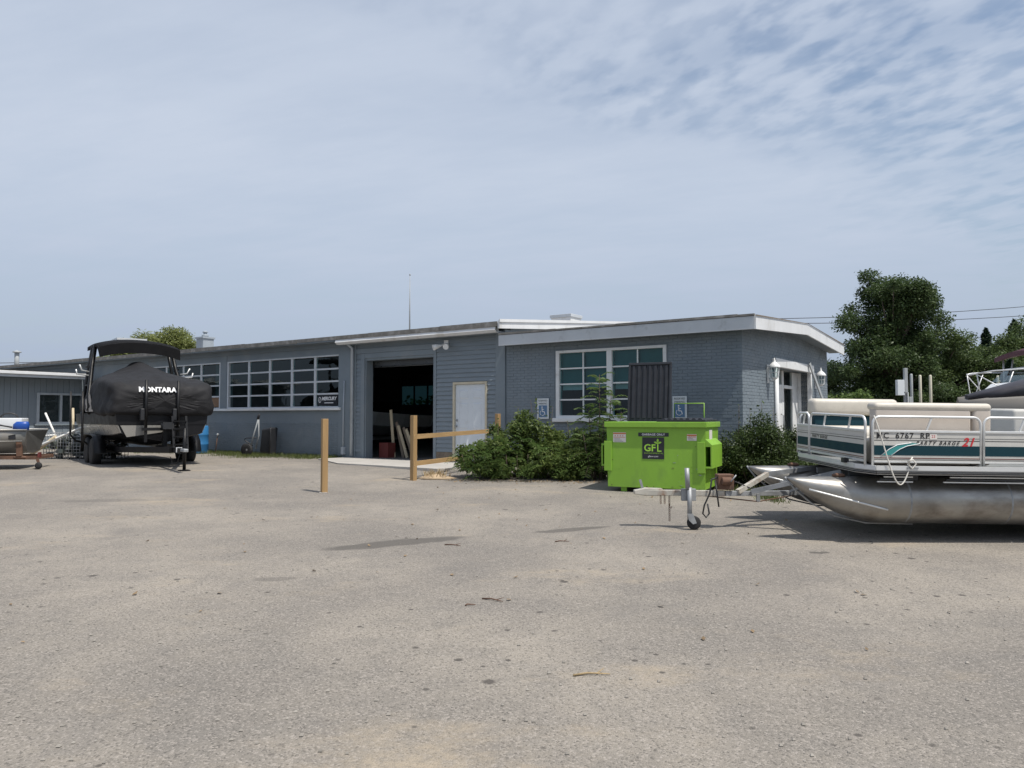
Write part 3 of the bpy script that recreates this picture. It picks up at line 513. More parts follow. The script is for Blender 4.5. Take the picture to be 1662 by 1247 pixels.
pk = empty('leaning_plank', L2W(WL + .13, 5.16, 0), RZ, 'grey plank leaning diagonally beside the entrance jamb', 'plank'); B().bar((0, -.5, 2.5), (.35, 1.5, .0), .1, .03, (1, 0, 0)).build('board', MT['galvpost'], pk)
def psign(t, z, label):
    e = empty('parking_sign', L2W(t, -.03, z), RZ, label, 'sign', 'accessible parking signs on the brick wing')
    B().box(-.16, .16, -.012, 0, -.24, .24).build('plate', MT['signw'], e, .003); B().box(-.115, .115, -.016, -.013, -.2, .075).build('blue_field', MT['blueprint'], e)
    place_text('park', 'lettering', MT['bprint'], e, (0, -.015, .185), (1, 0, 0), (0, 0, 1)); place_text('park2', 'lettering', MT['bprint'], e, (0, -.015, .115), (1, 0, 0), (0, 0, 1))
    s = B(); s.ell((-.02, -.018, .035), (.018, .003, .018), 8, 6); s.bar((-.02, -.018, .015), (-.015, -.018, -.07), .004, .02, (1, 0, 0)); s.bar((-.015, -.018, -.07), (.04, -.018, -.07), .004, .018); s.bar((.04, -.018, -.07), (.065, -.018, -.14), .004, .018, (1, 0, 0)); s.bar((-.018, -.018, -.02), (.03, -.018, -.02), .004, .014)
    s.tube([(-.01 + .062 * math.cos(a), -.018, -.1 + .062 * math.sin(a)) for a in [R(130 + i * 20) for i in range(11)]], .007, 5); s.build('wheelchair_symbol', MT['wprint'], e)
psign(1.1, 1.36, 'accessible parking sign left of the wing window above the bush'); psign(4.5, 1.36, 'accessible parking sign behind the dumpster lid handle')

# -- annex on the left
ax = empty('annex_building', L2W(-20, 0, 0), RZ, 'low grey annex with vertical siding and a two-pane window at left edge', 'building')
w = B(); AY = -9.0
w.box(-.15, -.02, AY, -1.98, -.2, 2.62); w.box(-.15, -.02, -.36, 0, -.2, 2.62); w.box(-.15, -.02, -1.98, -.36, -.2, .95); w.box(-.15, -.02, -1.98, -.36, 2.04, 2.62); w.box(-7, -.16, AY, AY + .15, -.2, 2.62); w.build('wall', MT['annex'], ax)
y = AY
while y < -.01:
    e = min(y + .203, 0)
    for z0, z1 in (((-.15, 2.6),) if (e <= -2.02 or y >= -.32) else ((-.15, .92), (2.08, 2.6))):
        B().box(-.02, -.003 + rnd.uniform(-.002, .003), y + .005, e - .005, z0, z1).build('siding_board', MT['annex'], ax)
    y = e
f = B(); f.box(-.08, .03, -2.02, -1.92, .92, 2.08); f.box(-.08, .03, -.40, -.32, .92, 2.08); f.box(-.08, .03, -1.92, -.40, 2.0, 2.08); f.box(-.08, .03, -1.92, -.40, .92, .99); f.box(-.08, .03, -1.2, -1.12, .99, 2.0); wn_ = f.build('window', MT['gray_trim'], ax, .004); B().box(-.02, .07, -2.08, -.26, .86, .92).build('sill', MT['flat'], wn_)
for a, e in ((-1.92, -1.2), (-1.12, -.40)):
    B().add([(-.03, a, .99), (-.03, e, .99), (-.03, e, 2.0), (-.03, a, 2.0)], [(0, 1, 2, 3)]).build('pane', MT['clear'], wn_); B().box(-.14, -.12, a, e, .99, 2.0).build('screen', MT['windark'], wn_)
B().box(.79, .83, AY - .3, -.45, 2.60, 2.74).build('fascia_board', MT['greyfascia'], ax); B().box(.83, .90, AY - .3, -.46, 2.70, 2.80).build('gutter', MT['fascia'], ax, .01); B().box(-.16, .79, AY - .3, -.43, 2.62, 2.66).build('soffit', MT['flat'], ax)
B().add([(.86, AY - .3, 2.76), (.86, -.42, 2.76), (-7, -.42, 3.1), (-7, AY - .3, 3.1), (.86, AY - .3, 2.82), (.86, -.42, 2.82), (-7, -.42, 3.16), (-7, AY - .3, 3.16)], [(0, 1, 2, 3), (4, 7, 6, 5), (0, 4, 5, 1), (2, 6, 7, 3), (1, 5, 6, 2), (0, 3, 7, 4)]).build('roof', MT['roofedge'], ax)

# -- concrete apron, grass strip, weeds
ap = B(); 
pa = [L2W(-5.5, .0), L2W(-5.6, -1.0), L2W(-3.6, -2.1), L2W(-.2, -2.3), L2W(.4, -.9), L2W(0, 0)]; k = len(pa)
ap.add([(p.x, p.y, gz(p.y) + .006) for p in pa] + [(p.x, p.y, .028) for p in pa], [tuple(range(k, 2 * k))] + [(i, (i + 1) % k, k + (i + 1) % k, k + i) for i in range(k)]); tag(ap.build('concrete_apron', MT['concrete']), 'pale concrete apron before the garage opening', kind='structure')
def blades(n, area, h0, h1, w, rs):
    P = np.array([area(rs) for _ in range(n)]); a = rs.uniform(0, 6.28, n); h = rs.uniform(h0, h1, n); ln = rs.uniform(-.6, .6, (n, 2)) * h[:, None]
    d = np.stack([np.cos(a), np.sin(a), 0 * a], 1) * w; up = np.stack([ln[:, 0], ln[:, 1], h], 1)
    return np.stack([P - d, P + d, P + up + d * .25, P + up - d * .25], 1)
rs = np.random.RandomState(4)
def garea(r):
    t = r.uniform(-15.5, -5.7); k = 1.2 + .4 * math.sin(t * 1.3) + .3 * math.sin(t * 3.7) + .25 * r.randn(); p = L2W(t, -k * r.uniform(0, 1) ** 1.3); return (p.x, p.y, gz(p.y))
tag(qmesh('grass_strip', blades(11000, garea, .025, .12, .005, rs), LEAF['grass']), 'rough grass growing along the brick base', 'grass', kind='stuff')
def warea(r):
    if r.rand() < .25: p = Vector((4.15 + .1 * r.randn(), 12.5 + .28 * r.randn(), 0))
    else: p = L2W(r.uniform(4.5, 7.0), -1.6 - .3 * r.rand())
    return (p.x, p.y, gz(p.y))
tag(qmesh('weeds', blades(1100, warea, .03, .13, .006, rs), LEAF['grass']), 'thin weeds by the hedge and pontoon noses', 'weeds', kind='stuff')
def aarea(r): p = L2W(-19.9 + abs(r.randn()) * .5, r.uniform(-8, -.3)); return (p.x, p.y, gz(p.y))
tag(qmesh('annex_grass', blades(3000, aarea, .05, .2, .007, rs), LEAF['grass']), 'grass tufts along the annex wall', 'grass', kind='stuff')
pl = []
for i in range(1600):
    yy = 2.2 + 16 * rs.rand() ** 1.6; xx = rs.uniform(-.8, .8) * (yy + 1); s = rs.uniform(.004, .011); c = np.array([xx, yy, gz(yy) + s * .4]); dx = np.array([s, 0, 0]); dy = np.array([0, s * rs.uniform(.6, 1), 0]); dz = np.array([0, 0, s * .7])
    pl += [[c - dx - dy, c + dx - dy, c + dx * .6 - dy * .4 + dz, c - dx * .6 - dy * .4 + dz], [c - dx * .6 - dy * .4 + dz, c + dx * .6 - dy * .4 + dz, c + dx * .5 + dy * .7 + dz, c - dx * .5 + dy * .7 + dz], [c + dx - dy, c + dx + dy, c + dx * .5 + dy * .7 + dz, c + dx * .6 - dy * .4 + dz], [c - dx + dy, c - dx - dy, c - dx * .6 - dy * .4 + dz, c - dx * .5 + dy * .7 + dz]]
tag(qmesh('gravel', np.array(pl), mat('gravel', (.27, .25, .22), .9, var=.45, scale=3)), 'loose pebbles scattered over the asphalt', 'gravel', kind='stuff')

# ------------------------------------------------------------------ wooden posts and rails
fe = empty('rail_fence', (-1.944, 15.256, gz(15.256)), 0, 'wooden two-rail fence between the apron and the bush', 'fence')
c2 = Vector((-.34, 18.5, 0)); d2 = Vector((c2.x + 1.944, c2.y - 15.256, 0)); aa = math.atan2(d2.y, d2.x)
def post(par, x, y, z0, z1): return B().box(-.05, .05, -.05, .05, z0, z1).build('post', MT['wood'], par, .006, loc=(x, y, 0), rot=(0, 0, aa - .25))
post(fe, 0, 0, -.05, 1.28); post(fe, d2.x, d2.y, .0, 1.33)
B().bar((0, -.06, .86), (d2.x, d2.y - .06, .93), .038, .09).build('rail', MT['woodx'], fe); B().bar((0, -.06, .33), (d2.x * .75, d2.y * .75 - .06, .37), .038, .09).build('rail', MT['woodx'], fe)
pa_ = empty('lone_post', (-3.23, 13.306, gz(13.3)), 0, 'single square wooden post standing alone on the asphalt', 'post'); B().box(-.05, .05, -.05, .05, -.05, 1.27).build('post', MT['wood'], pa_, .006, rot=(0, 0, .55)); B().box(-.07, .06, -.08, .06, 0, .012).build('footing', MT['concrete'], pa_)
sd = B(); sd.loft([[(r_ * math.cos(a) * (1 + .2 * math.sin(3 * a)), r_ * .6 * math.sin(a), h) for a in [i * math.pi / 8 for i in range(16)]] for r_, h in ((.42, .0), (.25, .04), (.12, .08), (.02, .1))]); so_ = sd.build('sand_pile', MT['sand'], None, loc=(-1.55, 15.6, gz(15.6))); tag(so_, 'small heap of sand and dry roots beside the fence post', 'sand')
def sarea(r): return (-1.55 + .13 * r.randn(), 15.6 + .1 * r.randn(), gz(15.6) + .05)
tag(qmesh('dry_roots', blades(160, sarea, .05, .17, .006, rs), MT['straw']), 'tuft of dry roots on the sand heap', 'roots', kind='stuff')
for nm, (x, y), a, L_, lab in (('twig', (-.155, 6.30), -.5, .2, 'reddish forked twig lying on the asphalt in mid foreground'), ('twig', (-.33, 6.15), .4, .08, 'short brown twig just left of the reddish forked twig'), ('twig', (-.655, 8.6), -.35, .2, 'thin straight twig right of the long damp streak'), ('twig', (.567, 8.82), .1, .16, 'dark twig lying below the smaller damp streak'), ('twig', (.47, 4.63), .15, .22, 'pale straw stalk lying on the nearest asphalt')):
    e = empty(nm, (x, y, gz(y) + .007), a, lab, 'twig', 'twigs on the asphalt'); m_ = MT['straw'] if 'straw' in lab else MT['rust']
    B().tube([(-L_ / 2, 0, 0), (-.02, .01, .006), (L_ / 2, -.015, .002)], [.007, .006, .003], 5).build('stem', m_, e)
    if L_ > .15: B().tube([(L_ * .15, 0, .004), (L_ * .4, .04, .02)], [.004, .002], 5).build('fork', m_, e)

# ------------------------------------------------------------------ dumpster
dp = empty('dumpster', (1.684, 13.566, gz(13.4)), R(-25), 'lime green steel dumpster with one black lid standing open', 'dumpster')
W_, D_, Hh = 1.68, 1.17, 1.2
bd = B(); bd.add([(0, 0, .085), (W_, 0, .085), (W_ , D_ - .1, .085), (0, D_ - .1, .085), (-.02, -.0, 1.13), (W_ + .02, -.0, 1.13), (W_ + .02, D_, 1.16), (-.02, D_, 1.16)], [(0, 3, 2, 1), (0, 1, 5, 4), (1, 2, 6, 5), (2, 3, 7, 6), (3, 0, 4, 7)]); bd.build('body', MT['green'], dp)
ins = B(); ins.add([(.0, .03, .5), (W_, .03, .5), (W_, D_ - .05, .5), (0, D_ - .05, .5)], [(0, 1, 2, 3)]); ins.build('inner_floor', MT['dark'], dp)
lp = B(); lp.box(-.05, W_ + .05, -.055, -.001, 1.12, 1.215); lp.box(-.05, -.021, 0, D_ + .03, 1.12, 1.215); lp.box(W_ + .021, W_ + .05, 0, D_ + .03, 1.12, 1.215); lp.box(-.02, W_ + .02, D_ + .001, D_ + .03, 1.12, 1.215); lp.build('top_rim', MT['green'], dp, .008)
for sx_ in (0, 1):
    x0, x1 = ((-.12, -.012) if sx_ == 0 else (W_ + .012, W_ + .12)); p = B(); p.box(x0, x1, .0, .95, .80, .83); p.box(x0, x1, .0, .95, .44, .47); xo = x0 if sx_ == 0 else x1 - .025; p.box(xo, xo + .025, .0, .95, .47, .80); p.build('fork_pocket', MT['green'], dp, .004)
    if sx_: p = B(); p.add([(x0, .0, .83), (x1, .0, .83), (x1, .95, .83), (x0, .95, .83), (x0, .0, .93), (x0, .95, .93)], [(0, 1, 4), (3, 5, 2), (1, 2, 5, 4)]); p.build('gusset', MT['green'], dp)
    fx = (-.06, .075) if sx_ == 0 else (W_ - .12, W_ + .012); B().box(fx[0], fx[1], -.03, -.002, .36, .88).build('front_flange', MT['green'], dp, .005)
rk_ = random.Random(5)
for k in range(34):
    x0 = rk_.choice((rk_.uniform(.02, .3), rk_.uniform(1.1, 1.6), rk_.uniform(.05, 1.6))); z0 = rk_.choice((.09 + abs(rk_.gauss(0, .06)), rk_.uniform(.2, 1.05), .4 + rk_.gauss(0, .08))); w_ = rk_.uniform(.008, .07); h_ = rk_.uniform(.003, .014)
    if .52 < x0 < 1.1 and z0 > .5: continue
    B().prism([(x0, z0), (x0 + w_ * .5, z0 - h_ * .6), (x0 + w_, z0 + h_ * rk_.uniform(-.5, 1)), (x0 + w_ * .6, z0 + h_), (x0 + w_ * .2, z0 + h_ * .7)], -.0035, -.0015, 'y').build('scrape', rk_.choice((MT['greendark'], MT['rust'], MT['steel'], MT['greendark'])), dp)
for xx in (.22, 1.3): B().box(xx, xx + .1, .05, .09, 0, .085).box(xx, xx + .1, .9, .94, 0, .085).build('foot', MT['greendark'], dp)
def lid(name):
    e = B(); hw = .83; L_ = 1.12; e.box(0, hw, -L_, 0, 0, .025); e.box(0, hw, -L_, -L_ + .05, -.03, 0); e.box(0, .04, -L_ + .05, 0, -.03, 0); e.box(hw - .04, hw, -L_ + .05, 0, -.03, 0)
    o = e.build(name, MT['lid'], dp, .008)
    for k in range(7):
        x0 = .065 + k * .105; B().prism([(x0, .0255), (x0 + .075, .0255), (x0 + .06, .05), (x0 + .015, .05)], -L_ + .06, -.06, 'y').build('rib', MT['lid'], o); B().prism([(x0, -.0005), (x0 + .075, -.0005), (x0 + .06, -.022), (x0 + .015, -.022)], -L_ + .06, -.06, 'y').build('rib', MT['lid'], o)
    return o
o = lid('lid'); o.location = (.85, D_ + .02, 1.235); o.rotation_euler = (R(.5), 0, 0)
o = lid('lid'); o.location = (.0, D_ + .04, 1.22); o.rotation_euler = (R(-97), 0, 0); o['label'] = 'black ribbed lid standing open'
B().tube([(-.03, D_ + .05, 1.2), (W_ + .03, D_ + .05, 1.2)], .014, 6).build('hinge_rod', MT['green'], dp)
B().tube([(.87, D_ + .14, 1.1), (.87, D_ + .16, 1.55), (1.42, D_ + .16, 1.55), (1.42, D_ + .14, 1.1)], .012, 6).build('lid_stop', MT['green'], dp)
B().box(.62, 1.0, -.006, -.002, .58, .95).build('logo_decal', MT['decal'], dp); B().box(.55, 1.08, -.006, -.002, .965, 1.03).build('text_strip', MT['decal'], dp)
place_text('garb', 'lettering', MT['wprint'], dp, (.815, -.009, .997), (1, 0, 0), (0, 0, 1)); place_text('gfl', 'logo_lettering', MT['lime'], dp, (.752, -.009, .765), (1, 0, 0), (0, 0, 1)); place_text('env', 'lettering', MT['lime'], dp, (.82, -.009, .678), (1, 0, 0), (0, 0, 1)); place_text('url', 'lettering', MT['wprint'], dp, (.81, -.009, .625), (1, 0, 0), (0, 0, 1))
s = B()
def leafp(cx, cz, a, L_, w_):
    pts = []
    for i in range(10):
        q = i / 10 * 2 * math.pi; l = math.cos(q) * L_ / 2 + L_ / 2; ww = math.sin(q) * w_ / 2 * (1 - .3 * math.cos(q)); pts.append((cx + l * math.cos(a) - ww * math.sin(a), cz + l * math.sin(a) + ww * math.cos(a)))
    s.prism(pts, -.0095, -.008, 'y')
leafp(.891, .868, R(90), .06, .036); leafp(.884, .85, R(160), .062, .032); leafp(.898, .85, R(20), .062, .032); s.box(.881, .901, -.01, -.008, .706, .866); s.box(.901, .955, -.01, -.008, .706, .726); s.build('logo_leaf', MT['lime'], dp)
for x0, z0, w_, h_ in ((.1, .86, .23, .17), (1.39, .9, .16, .11)):
    st = B().box(x0, x0 + w_, -.006, -.002, z0, z0 + h_).build('warning_sticker', MT['sticker'], dp); B().box(x0, x0 + w_, -.0075, -.0062, z0 + h_ - .03, z0 + h_ - .008).build('band', MT['orange'], st); B().box(x0 + .01, x0 + w_ - .01, -.0075, -.0062, z0 + h_ * .48, z0 + h_ * .53).build('band', MT['orange'], st)
    for k in range(4): B().box(x0 + .03 + k * w_ * .2, x0 + .045 + k * w_ * .2, -.0075, -.0062, z0 + h_ * .6, z0 + h_ * .72).build('mark', MT['orange'], st)
    for k in range(3): B().box(x0 + .02, x0 + w_ * .8 - .03 * k, -.0075, -.0062, z0 + .012 + k * .022, z0 + .017 + k * .022).build('text_line', MT['bprint'], st)
B().box(W_ + .0215, W_ + .025, .3, .55, .85, 1.08).build('warning_sticker', MT['sticker'], dp)

# ------------------------------------------------------------------ pontoon boat
pb = empty('pontoon_boat', (3.906, 8.55, -.0965), 0, 'white and teal pontoon boat with beige benches and twin aluminium tubes', 'boat', rx=R(1.5), ry=R(.7)); pb.scale = (.9, .9, .9)
PL = 6.4
for y0, lab in ((.46, 'near'), (2.06, 'far')):
    rings = []
    for i in range(15):
        sx_ = i / 14 * 1.45; q = min(1, sx_ / 1.25); hw = .03 + .27 * math.sin(q * math.pi / 2) ** .8; zt = .60 + .03 * q; zb = .585 - .555 * (1 - (1 - q) ** 2.1)
        cz = (zt + zb) / 2; hz = (zt - zb) / 2; ring = []
        for j in range(24):
            a = 2 * math.pi * j / 24; ca, sa = math.cos(a), math.sin(a); pw = .75 + .25 * q
            ring.append((-.82 + sx_, y0 + hw * math.copysign(abs(ca) ** pw, ca), cz + hz * math.copysign(abs(sa) ** pw, sa)))
        rings.append(ring)
    for xx in (1.2, 2.4, 4, 5.4, PL): rings.append([(xx, y0 + .3 * math.cos(2 * math.pi * j / 24), .33 + .3 * math.sin(2 * math.pi * j / 24)) for j in range(24)])
    tb = B().loft(rings).build('pontoon', MT['alum'], pb)
    B().tube([(-.84, y0, .60), (-.72, y0, .45), (-.5, y0, .27), (-.2, y0, .11), (.2, y0, .025), (.8, y0, .02)], .012, 6).build('keel_strip', MT['steel'], tb)
    for sgn in (-1, 1):
        pts = []
        for k in range(9):
            xx = -.58 + k * .115; q = min(1, (xx + .82) / 1.25); hw = .03 + .27 * math.sin(q * math.pi / 2) ** .8; pts.append((xx, y0 + sgn * (hw * (.99 if k < 8 else 1.0) + .004), .46 - .028 * k))
        B().tube(pts, .013, 6).build('spray_rail', MT['alumrail'], tb)
    for xx in (.64, 1.9, 3.2, 4.5): B().loft([[(xx + d, y0 + r_ * math.cos(2 * math.pi * j / 24), .33 + r_ * math.sin(2 * math.pi * j / 24)) for j in range(24)] for d, r_ in ((-.012, .3), (-.006, .303), (.006, .303), (.012, .3))], cap=False).build('weld_seam', MT['steel'], tb)
    for xx in [.5 + i * .85 for i in range(7)]: B().box(xx, xx + .3, y0 - .14, y0 + .14, .56, .695).build('bracket', MT['dark'], tb)
    br = B().ell((-.15, y0 , .63), (.09, .06, .03), 8, 6).build('bow_eye', MT['rust'], tb)
dk = B(); ch = .3
def outline(i): return [(ch * .4 - 0 + i, 0 + i), (PL - i, i), (PL - i, 2.5 - i), (ch * .4 + i, 2.5 - i), (i, 2.5 - ch - i), (i, ch + i)]
dk.prism(outline(.03), .70, .785, 'z'); dk.build('deck', mat('deck_carpet', (.18, .19, .19), .95, var=.2), pb)
def band(d0, z0, z1, m_, nm):
    oo = outline(-d0); b = B()
    for i in range(6):
        a = Vector((*oo[i], 0)); e = Vector((*oo[(i + 1) % 6], 0)); b.bar((a.x, a.y, (z0 + z1) / 2), (e.x, e.y, (z0 + z1) / 2), .02, z1 - z0)
    b.build(nm, m_, pb)
band(.0, .69, .80, MT['pontw'], 'rub_rail'); band(.012, .745, .80, MT['alumrail'], 'rub_rail_cap'); band(.011, .70, .712, MT['bprint'], 'rub_rail_groove'); band(.011, .722, .73, MT['bprint'], 'rub_rail_groove')
for k in range(4):
    for x0, x1 in ((.18, .62), (1.0, 2.05), (2.7, 3.8), (4.2, 5.4)): B().box(x0 + k * .04, x1, .10, .115, .585 + .03 * k, .600 + .03 * k).build('louver', MT['alumrail'] if k % 2 == 0 else MT['dark'], pb)
B().box(.02, PL - .1, .55, .56, .60, .70).build('under_skirt', MT['dark'], pb)
# fence panels
def panel(a, e, nm='fence_panel'):
    a = Vector(a); e = Vector(e); d = (e - a); L_ = d.length; d.normalize(); ang = math.atan2(d.y, d.x)
    pn = B().box(0, L_, -.006, .006, .83, 1.215).build(nm, MT['pontw'], pb, loc=(a.x, a.y, 0), rot=(0, 0, ang))
    def strip(z0, z1, m_, n_, th=.009): B().box(.006, L_ - .006, -th, th, z0, z1).build(n_, m_, pn)
    strip(.925, 1.045, MT['teal'], 'teal_stripe'); strip(.885, .897, MT['rustline'], 'brown_stripe', .008); strip(.868, .874, MT['bprint'], 'pinstripe', .008); strip(1.105, 1.112, MT['bprint'], 'pinstripe', .008); strip(1.135, 1.139, MT['bprint'], 'pinstripe', .008); strip(.835, .852, MT['alumrail'], 'bottom_channel', .014)
    r = .09; zt = 1.40; pts = [(0, 0, .79)] + [(r - r * math.cos(t), 0, zt - r + r * math.sin(t)) for t in [i * math.pi / 10 for i in range(6)]] + [(L_ - r + r * math.sin(t), 0, zt - r + r * math.cos(t)) for t in [i * math.pi / 10 for i in range(6)]] + [(L_, 0, .79)]
    B().tube(pts, .0165, 8).build('rail', MT['alumrail'], pn); B().box(.01, L_ - .01, -.016, .016, 1.205, 1.235).build('rail', MT['alumrail'], pn, .004)
    k = max(1, int(L_ / .7))
    for i in range(k): xx = (i + .6) * L_ / (k + .2); B().bar((xx, 0, 1.235), (xx + .06, 0, 1.39), .02, .02).build('stanchion', MT['alumrail'], pn)
    return pn
s1 = panel((.10, .06), (1.43, .06)); panel((1.47, .06), (3.1, .06)); panel((3.14, .06), (4.7, .06)); panel((4.74, .06), (6.3, .06))
fr_ = panel((.045, 1.90), (.045, .14)); panel((.045, 2.40), (.045, 1.95)); panel((6.3, 2.44), (3.2, 2.44)); panel((3.15, 2.44), (.10, 2.44)); panel((6.33, .1), (6.33, 2.4))
place_text('mc', 'registration_letters', MT['bprint'], s1, (.37, -.0105, 1.163), (1, 0, 0), (0, 0, 1)); place_text('pb', 'model_lettering', MT['bprint'], s1, (.79, -.0105, 1.077), (1, 0, 0), (0, 0, 1)); place_text('n21', 'model_number', MT['redp'], s1, (1.17, -.0112, 1.09), (1, 0, 0), (0, 0, 1))
B().box(.70, .79, -.0095, -.0065, 1.125, 1.195).build('registration_sticker', MT['sticker'], s1); place_text('s23', 'sticker_lettering', MT['redp'], s1, (.745, -.0105, 1.16), (1, 0, 0), (0, 0, 1))
s = B(); s.prism([(.1, .925), (.22, .925), (.33, 1.0), (.42, 1.04), (.56, 1.072), (.47, 1.078), (.3, 1.05), (.2, 1.0)], -.0125, -.0095, 'y'); s.build('swoosh', MT['swoosh'], s1)
s = B(); s.tube([(.1, -.012, .92), (.2, -.012, 1.0), (.3, -.012, 1.053), (.47, -.012, 1.08)], .005, 5); s.tube([(.22, -.012, .92), (.33, -.012, 1.0), (.42, -.012, 1.04), (.58, -.012, 1.072)], .005, 5); s.build('swoosh_outline', MT['wprint'], s1)
place_text('pb', 'model_lettering', MT['bprint'], fr_, (.35, -.0105, 1.077), (1, 0, 0), (0, 0, 1))
# benches
def cushion(x0, x1, y0, y1, z0, z1, m_, nm, bev=.05, par=None):
    o = B().box(x0, x1, y0, y1, z0, z1).build(nm, m_, par or pb); b = o.modifiers.new('bevel', 'BEVEL'); b.width = bev; b.segments = 4; o.data.polygons.foreach_set('use_smooth', [True] * len(o.data.polygons)); return o
cushion(.16, 1.36, .13, .30, .80, 1.50, MT['vinyl'], 'bench_back', .03); cushion(.15, 1.62, .12, .36, 1.47, 1.575, MT['vinylw'], 'bench_back_roll', .05); cushion(1.38, 1.62, .13, .32, .80, 1.53, MT['vinyl'], 'bench_end', .05); cushion(.2, 1.6, .33, .85, .80, 1.12, MT['vinylw'], 'bench_seat', .06)
cushion(.2, 1.42, 2.16, 2.34, .80, 1.36, MT['teal'], 'bench_back', .03); cushion(.16, 1.46, 2.12, 2.38, 1.37, 1.62, MT['vinylw'], 'bench_back_roll', .07); cushion(.25, 1.45, 1.65, 2.15, .80, 1.22, MT['vinylw'], 'bench_seat', .08); cushion(.32, .8, 1.5, 1.72, .80, 1.2, MT['vinylw'], 'bench_end', .1); cushion(1.6, 1.95, 2.1, 2.36, .8, 1.57, MT['vinylw'], 'bench_end', .08)
cushion(3.4, 5.9, .13, .36, .80, 1.45, MT['vinyl'], 'bench_back', .04); cushion(2.9, 3.6, 1.7, 2.3, .8, 1.5, MT['pontw'], 'helm_console', .05)
rp = []
for k in range(25):
    q = k / 24; rp.append((.11 + .44 * q, -.02 - .05 * math.sin(q * math.pi), 1.41 - .62 * q - .60 * math.sin(q * math.pi) ** 1.2 * (.55 + .45 * q)))
ro = empty('dock_rope', (3.906, 8.55, -.0965), 0, 'white mooring rope looped from the pontoon rail to the cleat', 'rope'); ro.scale = (.9, .9, .9); B().tube(rp, .0085, 6).build('strand', MT['rope'], ro); B().tube([(.53, -.04, .80), (.5, -.05, .85), (.56, -.06, .87), (.6, -.05, .82), (.55, -.06, .76), (.5, -.04, .81), (.57, -.03, .9)], .009, 6).build('knot', MT['rope'], ro)
B().bar((.48, -.02, .775), (.62, -.02, .775), .02, .02).build('cleat', MT['steel'], pb); B().box(-.06, .0, .5, .6, .79, .85).build('dock_bumper', MT['blackmat'], pb)

# pontoon trailer
tr = empty('pontoon_trailer', (2.207, 9.715, gz(9.7)), 0, 'galvanised pontoon trailer with white tongue, jack wheel and safety chains', 'trailer')
B().bar((-.55, .12, .44), (.45, -.03, .44), .08, .07).build('tongue', MT['rustwhite'], tr, .006); B().bar((.45, -.03, .44), (1.45, .25, .42), .07, .06).build('tongue', MT['steel'], tr, .004)
cp = B(); cp.prism([(-.66, .42), (-.52, .40), (-.30, .40), (-.30, .49), (-.52, .5), (-.66, .47)], .07, .17, 'y'); cp.build('coupler', MT['rustwhite'], tr, .01); B().bar((-.55, .11, .49), (-.58, .11, .60), .02, .03).build('coupler_latch', MT['steel'], tr)
B().tube([(0, -.09, .12), (0, -.09, .52)], .03, 10).build('jack_tube', MT['steel'], tr); B().tube([(-.02, -.09, .5), (-.03, -.09, .76)], .03, 10).build('jack_tube', MT['steel'], tr); B().box(-.09, .09, -.06, .0, .35, .5).build('jack_bracket', MT['steel'], tr, .006)
jw = B(); jw.lathe([(.02, -.03), (.07, -.03), (.085, -.02), (.085, .02), (.07, .03), (.02, .03)], (.05, -.09, .085), 18, 'y'); jw.build('jack_wheel', MT['rubber'], tr); B().prism([(-.04, .2), (.03, .2), (.075, .085), (.03, .07), (-.02, .12)], -.14, -.125, 'y').build('jack_fork', MT['steel'], tr)
for x0, zz_ in ((-.22, .22), (-.28, .3), (-.33, .3)):
    k = 0; z = .41
    while z > zz_ - .13 * (x0 == -.22):
        B().tube([(x0 + .009 * math.cos(a), .06 + (.004 if k % 2 else 0), z + .016 * math.sin(a)) for a in [i * math.pi / 3 for i in range(7)]], .0035, 4).build('chain_link', MT['rust'], tr); z -= .024; k += 1
B().tube([(-.22, .06, z + .01), (-.225, .06, z - .03), (-.20, .06, z - .045), (-.19, .06, z - .02)], .005, 5).build('chain_hook', MT['rust'], tr)
wi = B(); wi.box(.36, .56, -.08, .08, .49, .68); wi.tube([(.40, -.1, .6), (.52, -.1, .6)], .05, 10); wi = wi.build('winch', MT['rust'], tr, .01); B().tube([(.5, -.1, .6), (.5, -.16, .6), (.56, -.17, .68)], .01, 6).build('crank', MT['steel'], wi)
B().tube([(.36, -.05, .64), (.28, -.08, .62), (.25, -.1, .45), (.18, -.1, .3), (.16, -.1, .2), (.20, -.1, .15), (.24, -.1, .2), (.22, -.1, .32)], .011, 6).build('cable', MT['blackmat'], tr); B().tube([(.33, -.05, .6), (.34, -.1, .45), (.36, -.1, .28)], .01, 6).build('cable', MT['blackmat'], tr); B().tube([(.56, 0, .6), (.8, .05, .5), (1.2, .3, .47)], .007, 5).build('cable', MT['blackmat'], tr)
B().bar((.62, -.02, .46), (1.1, .3, .66), .055, .055).build('frame_tube', MT['rustwhite'], tr); B().bar((1.1, .3, .66), (2.0, .62, .74), .055, .055).build('frame_tube', MT['steel'], tr)
B().bar((.80, .0, .46), (1.75, -.42, .74), .055, .055).build('frame_tube', MT['steel'], tr); B().bar((1.4, .2, .42), (2.3, .1, .5), .045, .045).build('frame_tube', MT['steel'], tr); B().bar((1.35, .2, .44), (1.65, -.36, .70), .03, .03).build('brace', MT['steel'], tr); B().bar((1.2, .12, .58), (1.9, .1, .5), .02, .02).build('brace', MT['steel'], tr)
B().bar((.9, .06, .43), (.9, .06, .33), .04, .04).build('brace', MT['steel'], tr); B().tube([(.2, .0, .41), (.9, .06, .33), (1.45, .22, .40)], .008, 5).build('cable', MT['rust'], tr)
